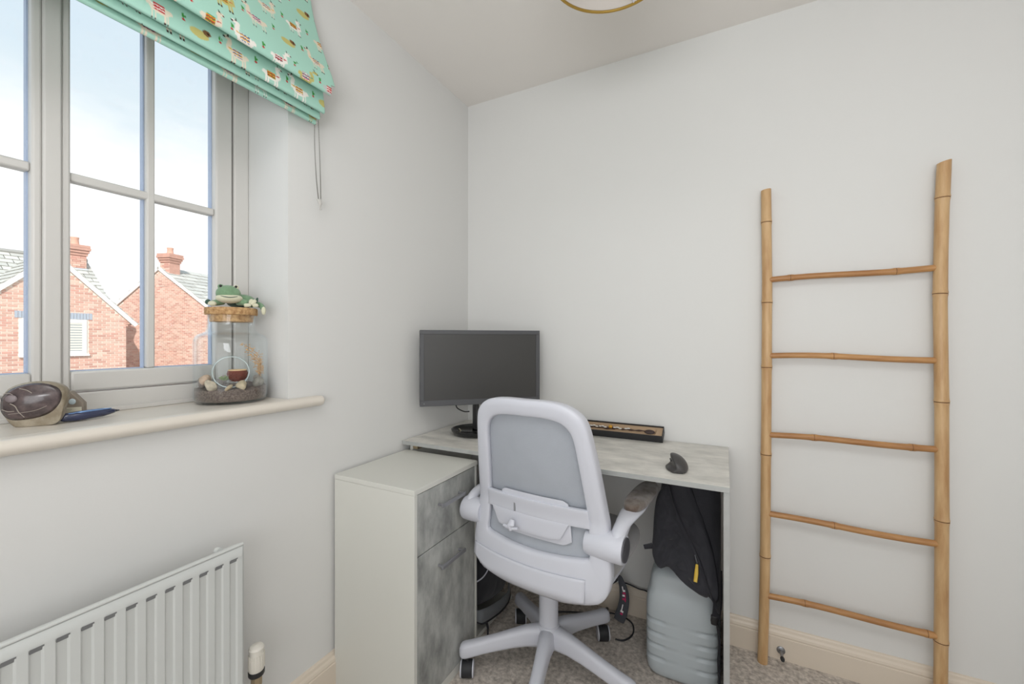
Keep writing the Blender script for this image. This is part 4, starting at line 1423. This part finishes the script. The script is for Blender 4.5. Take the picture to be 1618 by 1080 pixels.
vein([(-0.014, 0.082), (-0.002, 0.078), (0.006, 0.072)], 0.0007)
vein([(-0.026, 0.052), (-0.018, 0.046), (-0.014, 0.034), (-0.008, 0.022)], 0.0009)
vein([(-0.040, 0.040), (-0.030, 0.036), (-0.020, 0.036)], 0.0007)
vein([(-0.030, 0.030), (-0.010, 0.032), (0.012, 0.036), (0.028, 0.044)], 0.0005)
vein([(-0.038, 0.072), (-0.028, 0.073), (-0.022, 0.070)], 0.0006)
mv.build('pale_vein', M_vein, ps_)
fe2 = MB().ell((-0.024, -0.0270, 0.062), (0.009, 0.0016, 0.008)).xf(QS.to_4x4())
fe2.build('round_fleck', mat('mauve_fleck', (122, 110, 112), 0.25), ps_)

pq = tag(root('stone_ornament', (-0.150, -1.448, ZS)), 'small beige cut stone ornament with white dot and cream paper label behind the penknife', 'ornament')
QP = QS
po = [(-0.030, 0.0), (-0.034, 0.052), (-0.010, 0.066), (0.008, 0.065), (0.030, 0.036), (0.031, 0.0)]
m = MB()
m.rings([[QP @ Vector((a * k_, d_, b if k_ == 1 else b * 0.98 + 0.0005)) for a, b in po] for d_, k_ in ((-0.010, 0.97), (-0.0085, 1), (0.0085, 1), (0.010, 0.97))])
m.build('slab', mat('taupe_stone', (158, 146, 132), 0.6, noise_scale=40, noise_amt=0.1), pq, bevel=0.001, angle=40)
MB().ell((0.012, -0.0102, 0.041), (0.0062, 0.0012, 0.0068)).xf(QP.to_4x4()).build('white_dot', mat('pale_blue_dot', (214, 228, 234), 0.3), pq)
MB().ell((-0.006, -0.0102, 0.046), (0.0018, 0.001, 0.0022)).xf(QP.to_4x4()).build('black_dot', M_eye, pq)
MB().box(-0.022, 0.028, -0.0112, -0.0102, 0.004, 0.028).xf(QP.to_4x4()).build('paper_label', mat('cream_paper', (230, 224, 204), 0.7), pq, smooth=False)
m = MB()
for zz, xa, xb in ((0.0235, -0.012, 0.012), (0.020, -0.010, 0.010)):
    m.box(xa, xb, -0.0115, -0.0112, zz - 0.0004, zz + 0.0004)
m.xf(QP.to_4x4()).build('label_line', mat('faint_print', (176, 168, 152), 0.8), pq, smooth=False)

kn = tag(root('penknife', (-0.096, -1.430, ZS + 0.0115)), 'closed dark blue penknife lying on the sill in front of the stones', 'penknife')
ka, kb = Vector((-0.002, -0.046, 0)), Vector((-0.012, 0.052, 0.001))
KP = cubic([ka, ka * 0.5 + Vector((0.001, 0, 0)), Vector((0.002, 0.0, 0.0015)), kb * 0.6 + Vector((0.002, 0, 0.001)), kb], 5)
n = len(KP)
w1 = [float(np.interp(i / (n - 1), [0, .08, .3, .7, .95, 1], [.005, .0100, .0118, .0105, .0050, .0018])) for i in range(n)]
MB().tube(KP, w1, 14, ry=[w * 0.95 for w in w1]).build('handle_scale', mat('navy_gloss', (44, 52, 84), 0.15, coat=0.6), kn)
KL = [p + Vector((0.0060, 0, 0.0078)) for p in KP[3:-3]]
MB().tube(KL, [0.0010 + 0.0014 * math.sin(PI * i / (len(KL) - 1)) for i in range(len(KL))], 8).build('pale_liner', mat('blue_steel_liner', (120, 154, 200), 0.2, metal=0.5), kn)
MB().tube([kb, kb + Vector((-0.002, 0.008, 0))], [0.0032, 0.0012], 8).build('tip', M_dgrey, kn)

# ================================================================= HOUSES OPPOSITE
M_brick = mat('red_brick', (216, 160, 140), 0.9, spec=0.1, attr='tint')
M_mort = mat('pale_mortar', (240, 226, 212), 0.95, spec=0.1)
M_slate = mat('grey_slate', (168, 166, 160), 0.8, spec=0.2, attr='tint')
M_verge = mat('white_verge', (236, 232, 226), 0.6)
M_lint = mat('blue_grey_brick', (176, 184, 194), 0.8)
M_pot = mat('terracotta', (222, 178, 156), 0.85)
M_lead = mat('lead_flashing', (206, 208, 210), 0.7)
M_winw = mat('house_window_white', (240, 238, 234), 0.5)
M_wing = mat('house_window_glass', (150, 160, 164), 0.2)
M_blind = mat('house_blind_slat', (226, 222, 210), 0.7)


def boxes_mesh(name, boxes, tints, m, parent, O):
    """many small boxes, joined: one stuff part with a colour per box"""
    n = len(boxes)
    B = np.array(boxes, dtype='f')
    idx = [(0, 2, 4), (0, 2, 5), (0, 3, 4), (0, 3, 5), (1, 2, 4), (1, 2, 5), (1, 3, 4), (1, 3, 5)]
    V = np.stack([B[:, list(t)] for t in idx], 1) - np.array(O, dtype='f')
    fc = np.array([(0, 1, 3, 2), (4, 6, 7, 5), (0, 4, 5, 1), (2, 3, 7, 6), (0, 2, 6, 4), (1, 5, 7, 3)])
    F = (fc[None] + (np.arange(n) * 8)[:, None, None]).reshape(-1, 4)
    me = bpy.data.meshes.new(name)
    me.from_pydata(V.reshape(-1, 3).tolist(), [], F.tolist())
    at = me.color_attributes.new('tint', 'FLOAT_COLOR', 'POINT')
    T = np.repeat(np.array(tints, dtype='f'), 8, 0)
    at.data.foreach_set('color', T.ravel())
    me.materials.append(m)
    o = bpy.data.objects.new(name, me)
    COL.objects.link(o)
    o.parent = parent
    o['kind'] = 'stuff'
    return o


def btint():
    k = rnd.random()
    c = (218, 176, 158) if k < 0.5 else ((226, 192, 174) if k < 0.8 else (208, 160, 144))
    c = lin(c)
    f_ = rnd.uniform(0.9, 1.1)
    return (c[0] * f_, c[1] * f_, c[2] * f_, 1)


def brick_face(x, y0, y1, z0, z1, inside, parent, O, name='brickwork'):
    bx_, tn = [], []
    cz, ci = z0, 0
    while cz < z1:
        y = y0 + (0.1125 if ci % 2 else 0) - 0.225
        while y < y1:
            for pa, pb in ((y + 0.008, y + 0.212),):
                pa, pb = max(pa, y0 + 0.001), min(pb, y1 - 0.001)
                if pb - pa < 0.03:
                    continue
                ia, ib = inside(pa, cz + 0.06), inside(pb, cz + 0.06)
                mid_ = (pa + pb) / 2
                if not (ia and ib):
                    if ia and inside(mid_, cz + 0.06):
                        pb = mid_
                    elif ib and inside(mid_, cz + 0.06):
                        pa = mid_
                    else:
                        continue
                bx_.append((x, x + 0.008, pa, pb, cz, cz + 0.060))
                tn.append(btint())
            y += 0.225
        cz += 0.075
        ci += 1
    return boxes_mesh(name, bx_, tn, M_brick, parent, O)


def roof(name, a, b, c, d, parent, O, courses, per, th=0.03):
    """slates laid on the quad a(ridge start) b(ridge end) c(eave end) d(eave start)"""
    a, b, c, d = [Vector(v) for v in (a, b, c, d)]
    nrm = (b - a).cross(d - a).normalized()
    if nrm.z < 0:
        nrm = -nrm
    vs, fs, tn = [], [], []
    for i in range(courses):
        t0, t1 = i / courses, (i + 1.12) / courses
        for j in range(-1, per):
            off = 0.5 if i % 2 else 0
            s0, s1 = max(0, (j + off + 0.04) / per), min(1, (j + 0.98 + off) / per)
            if s1 <= s0:
                continue
            q = [(s0, t0), (s1, t0), (s1, min(t1, 1.02)), (s0, min(t1, 1.02))]
            P = []
            for (s_, t), lift in zip(q, (0, 0, th, th)):
                P.append(a.lerp(b, s_).lerp(d.lerp(c, s_), t) + nrm * (lift + 0.01))
            n = len(vs)
            vs += [tuple(p - Vector(O)) for p in P] + [tuple(p - nrm * 0.022 - Vector(O)) for p in P]
            fs += [(n, n + 1, n + 2, n + 3), (n + 3, n + 2, n + 6, n + 7), (n, n + 3, n + 7, n + 4), (n + 1, n + 5, n + 6, n + 2)]
            g = rnd.uniform(0.88, 1.1)
            cc = lin((196, 194, 186))
            tn += [(cc[0] * g, cc[1] * g, cc[2] * g, 1)] * 8
    me = bpy.data.meshes.new(name)
    me.from_pydata(vs, [], fs)
    at = me.color_attributes.new('tint', 'FLOAT_COLOR', 'POINT')
    at.data.foreach_set('color', np.array(tn, dtype='f').ravel())
    me.materials.append(M_slate)
    o = bpy.data.objects.new(name, me)
    COL.objects.link(o)
    o.parent = parent
    o['kind'] = 'stuff'
    return o


def xpoly(x0, x1, poly, O):
    m = MB()
    n = len(poly)
    vs = [Vector((x0, a, b)) - O for a, b in poly] + [Vector((x1, a, b)) - O for a, b in poly]
    fs = [tuple(range(n)), tuple(range(2 * n - 1, n - 1, -1))] + [(k, (k + 1) % n, (k + 1) % n + n, k + n) for k in range(n)]
    return m.add(vs, fs)


def bar(p, q, w, h, O):
    """verge board between two points in a plane of constant x"""
    p, q = Vector(p), Vector(q)
    d = (q - p).normalized()
    u = Vector((0, -d.z, d.y))
    if u.z < 0:
        u = -u
    m = MB()
    vs = []
    for e_ in (p, q):
        for sx_ in (0, w):
            for su_ in (-h, 0):
                vs.append(e_ + Vector((sx_, 0, 0)) + u * su_ - O)
    return m.add(vs, [(0, 1, 3, 2), (4, 6, 7, 5), (0, 4, 5, 1), (2, 3, 7, 6), (0, 2, 6, 4), (1, 5, 7, 3)])


def house(name, label, xg, ya, za, sl, sr, ye0, ye1, zg, xr, ridge, window, chim, back=3.0):
    """gable wing facing the road + main roof behind"""
    O = Vector((xg - 4, ya, -2.6))
    h = tag(root(name, tuple(O)), label, 'house')
    zl, zr = za - sl * (ya - ye0), za - sr * (ye1 - ya)

    def zin(y):
        return za - (sl * (ya - y) if y < ya else sr * (y - ya))

    def inside(y, z):
        if y < ye0 or y > ye1 or z > zin(y) - 0.05:
            return False
        if window and window[0] - 0.01 < y < window[1] + 0.01 and window[2] - 0.02 < z < window[3] + 0.24:
            return False
        return True
    xpoly(xg - back, xg, [(ye0, -2.6), (ye1, -2.6), (ye1, zr), (ya, za), (ye0, zl)], O).build('gable_wall', M_mort, h, smooth=False)
    brick_face(xg, ye0, ye1, zg, za, inside, h, O)
    # corbelled eaves
    cbz = zr - 0.02
    m = MB()
    for k in range(4):
        m.box(xg - 0.1 - O.x, xg + 0.012 - O.x, ye1 - 0.02 - O.y, ye1 + 0.05 * (4 - k) - O.y, cbz - 0.075 * (k + 1) - O.z, cbz - 0.075 * k - 0.01 - O.z)
    m.build('eaves_corbel', M_brick2, h, smooth=False)
    m = bar((xg + 0.02, ya, za + 0.10), (xg + 0.02, ye1 + 0.32, zin(ye1 + 0.32) + 0.10), 0.05, 0.13, O)
    m.build('verge_board', M_verge, h, smooth=False)
    m = bar((xg + 0.02, ya, za + 0.10), (xg + 0.02, ye0 - 0.32, zin(ye0 - 0.32) + 0.10), 0.05, 0.13, O)
    m.build('verge_board', M_verge, h, smooth=False)
    for sgn, yy in ((1, ye1 + 0.32), (-1, ye0 - 0.32)):
        roof('wing_slates', (xg + 0.06, ya, za + 0.1), (xr, ya, za + 0.1), (xr, yy, zin(yy) + 0.1), (xg + 0.06, yy, zin(yy) + 0.1), h, O, 13, 12)
    if ridge:
        r0, r1, rz = ridge            # main ridge along y at x=xr
        sm = 0.80
        ze = rz - sm * 2.4
        roof('main_slates', (xr, r0, rz), (xr, r1, rz), (xr + 2.4, r1, ze), (xr + 2.4, r0, ze), h, O, 13, int((r1 - r0) / 0.33))
        roof('main_slates', (xr, r0, rz), (xr, r1, rz), (xr - 2.4, r1, ze), (xr - 2.4, r0, ze), h, O, 13, int((r1 - r0) / 0.33))
        mm = MB()
        mm.box(xr - 2.2 - O.x, xr + 2.2 - O.x, r0 + 0.1 - O.y, r1 - 0.1 - O.y, 0, ze + 0.1 - O.z)
        mm.build('main_wall', M_brick2, h, smooth=False)
        mm = MB()
        for yy in (r0 + 0.1, r1 - 0.1):
            mm.add([Vector(p) - O for p in ((xr - 2.2, yy, ze), (xr + 2.2, yy, ze), (xr, yy, rz - 0.08), (xr - 2.2, yy + 0.1, ze), (xr + 2.2, yy + 0.1, ze), (xr, yy + 0.1, rz - 0.08))],
                   [(0, 1, 2), (3, 5, 4), (0, 3, 4, 1), (1, 4, 5, 2), (2, 5, 3, 0)])
        mm.build('gable_end', M_brick2, h, smooth=False)
        mm = MB().tube([Vector((xr, r0, rz + 0.02)) - O, Vector((xr, r1, rz + 0.02)) - O], 0.09, 8)
        mm.build('ridge_tiles', M_slate2, h, smooth=False)
    if window:
        w0, w1, wz0, wz1 = window
        wi = MB()
        t = 0.11
        for b in ((w0, w0 + t, wz0, wz1), (w1 - t, w1, wz0, wz1), (w0 + t, w1 - t, wz0, wz0 + t), (w0 + t, w1 - t, wz1 - t, wz1), ((w0 + w1) / 2 - 0.05, (w0 + w1) / 2 + 0.05, wz0 + t, wz1 - t)):
            wi.box(xg + 0.002 - O.x, xg + 0.03 - O.x, b[0] - O.y, b[1] - O.y, b[2] - O.z, b[3] - O.z)
        wo = wi.build('window_frame', M_winw, h, smooth=False)
        MB().box(xg + 0.0 - O.x, xg + 0.012 - O.x, w0 + t - O.y, w1 - t - O.y, wz0 + t - O.z, wz1 - t - O.z).build('window_glass', M_wing, wo, smooth=False)
        k = 0
        z = wz0 + t + 0.02
        while z < wz1 - t - 0.06:
            MB().box(xg + 0.012 - O.x, xg + 0.020 - O.x, w0 + t - O.y, w1 - t - O.y, z - O.z, z + 0.062 - O.z).build('blind_slat', M_blind, wo, smooth=False)
            z += 0.085
        MB().box(xg - O.x, xg + 0.07 - O.x, w0 - 0.06 - O.y, w1 + 0.06 - O.y, wz0 - 0.06 - O.z, wz0 - O.z).build('window_sill', M_winw, h, smooth=False)
        y = w0 - 0.14
        while y < w1 + 0.12:
            MB().box(xg - O.x, xg + 0.016 - O.x, y - O.y, y + 0.066 - O.y, wz1 + 0.01 - O.z, wz1 + 0.22 - O.z).build('lintel_brick', M_lint, h, smooth=False)
            y += 0.076
    # chimney
    cx_, cy_, cw, cz0, cz1 = chim
    cm = MB()
    hw = cw / 2
    cm.box(cx_ - hw - O.x, cx_ + hw - O.x, cy_ - hw - O.y, cy_ + hw - O.y, cz0 - O.z, cz1 - 0.40 - O.z)
    for k in range(4):
        e_ = 0.035 * (k + 1) if k < 3 else 0.09
        z0_ = cz1 - 0.40 + 0.1 * k
        cm.box(cx_ - hw - e_ - O.x, cx_ + hw + e_ - O.x, cy_ - hw - e_ - O.y, cy_ + hw + e_ - O.y, z0_ - O.z, z0_ + 0.092 - O.z)
    co = cm.build('chimney_stack', M_brick2, h, smooth=False)
    bx2, tn = [], []
    zc = cz0
    i = 0
    while zc < cz1 - 0.46:
        y = cy_ - hw - (0.11 if i % 2 else 0)
        while y < cy_ + hw:
            ya_, yb_ = max(y, cy_ - hw), min(y + 0.215, cy_ + hw)
            if yb_ - ya_ > 0.03:
                bx2.append((cx_ + hw, cx_ + hw + 0.012, ya_, yb_, zc, zc + 0.065)); tn.append(btint())
            y += 0.225
        zc += 0.075
        i += 1
    boxes_mesh('chimney_bricks', bx2, tn, M_brick, co, O)
    MB().box(cx_ - hw - 0.03 - O.x, cx_ + hw + 0.03 - O.x, cy_ - hw - 0.03 - O.y, cy_ + hw + 0.03 - O.y, cz0 - O.z, cz0 + 0.14 - O.z).build('lead_flashing', M_lead, h, smooth=False)
    MB().lathe([(0.0, 0.0), (0.13, 0.0), (0.11, 0.22), (0.12, 0.24), (0.125, 0.30), (0.10, 0.30), (0.0, 0.28)], 20, (cx_ - O.x, cy_ - O.y, cz1 - O.z)).build('chimney_pot', M_pot, h)
    return h


M_brick2 = mat('red_brick_plain', (214, 168, 150), 0.9, spec=0.1, noise_scale=6, noise_amt=0.08)
M_slate2 = mat('ridge_slate', (160, 158, 152), 0.8)
house('brick_house', 'red brick house with a white-framed window in its gable, seen through the middle panes', -18.0, 3.31, 3.87, 1.02, 1.06, 1.30, 5.10, -0.6, -21.2,
      (-4.0, 5.05, 4.25), (2.60, 4.06, 0.69, 1.84), (-20.9, 4.62, 0.50, 3.75, 4.78))
h2 = house('brick_house', 'farther red brick house with a windowless gable, seen through the pane behind the jar', 0.0, 0.0, 4.42, 0.70, 0.70, -3.1, 3.1, -1.2, -8.0,
           None, None, (-0.28, 0.26, 0.50, 3.55, 5.12), back=8.0)
th_ = R(-72)
h2.rotation_euler = (0, 0, th_)
h2.location = (-21.855 - 4 * math.cos(th_), 7.683 - 4 * math.sin(th_), -2.6)
tag(MB().box(-60, -0.6, -40, 60, -2.75, -2.6).build('ground', mat('outside_ground', (150, 146, 138), 0.95), smooth=False), 'pale paved ground outside between the houses', kind='structure')
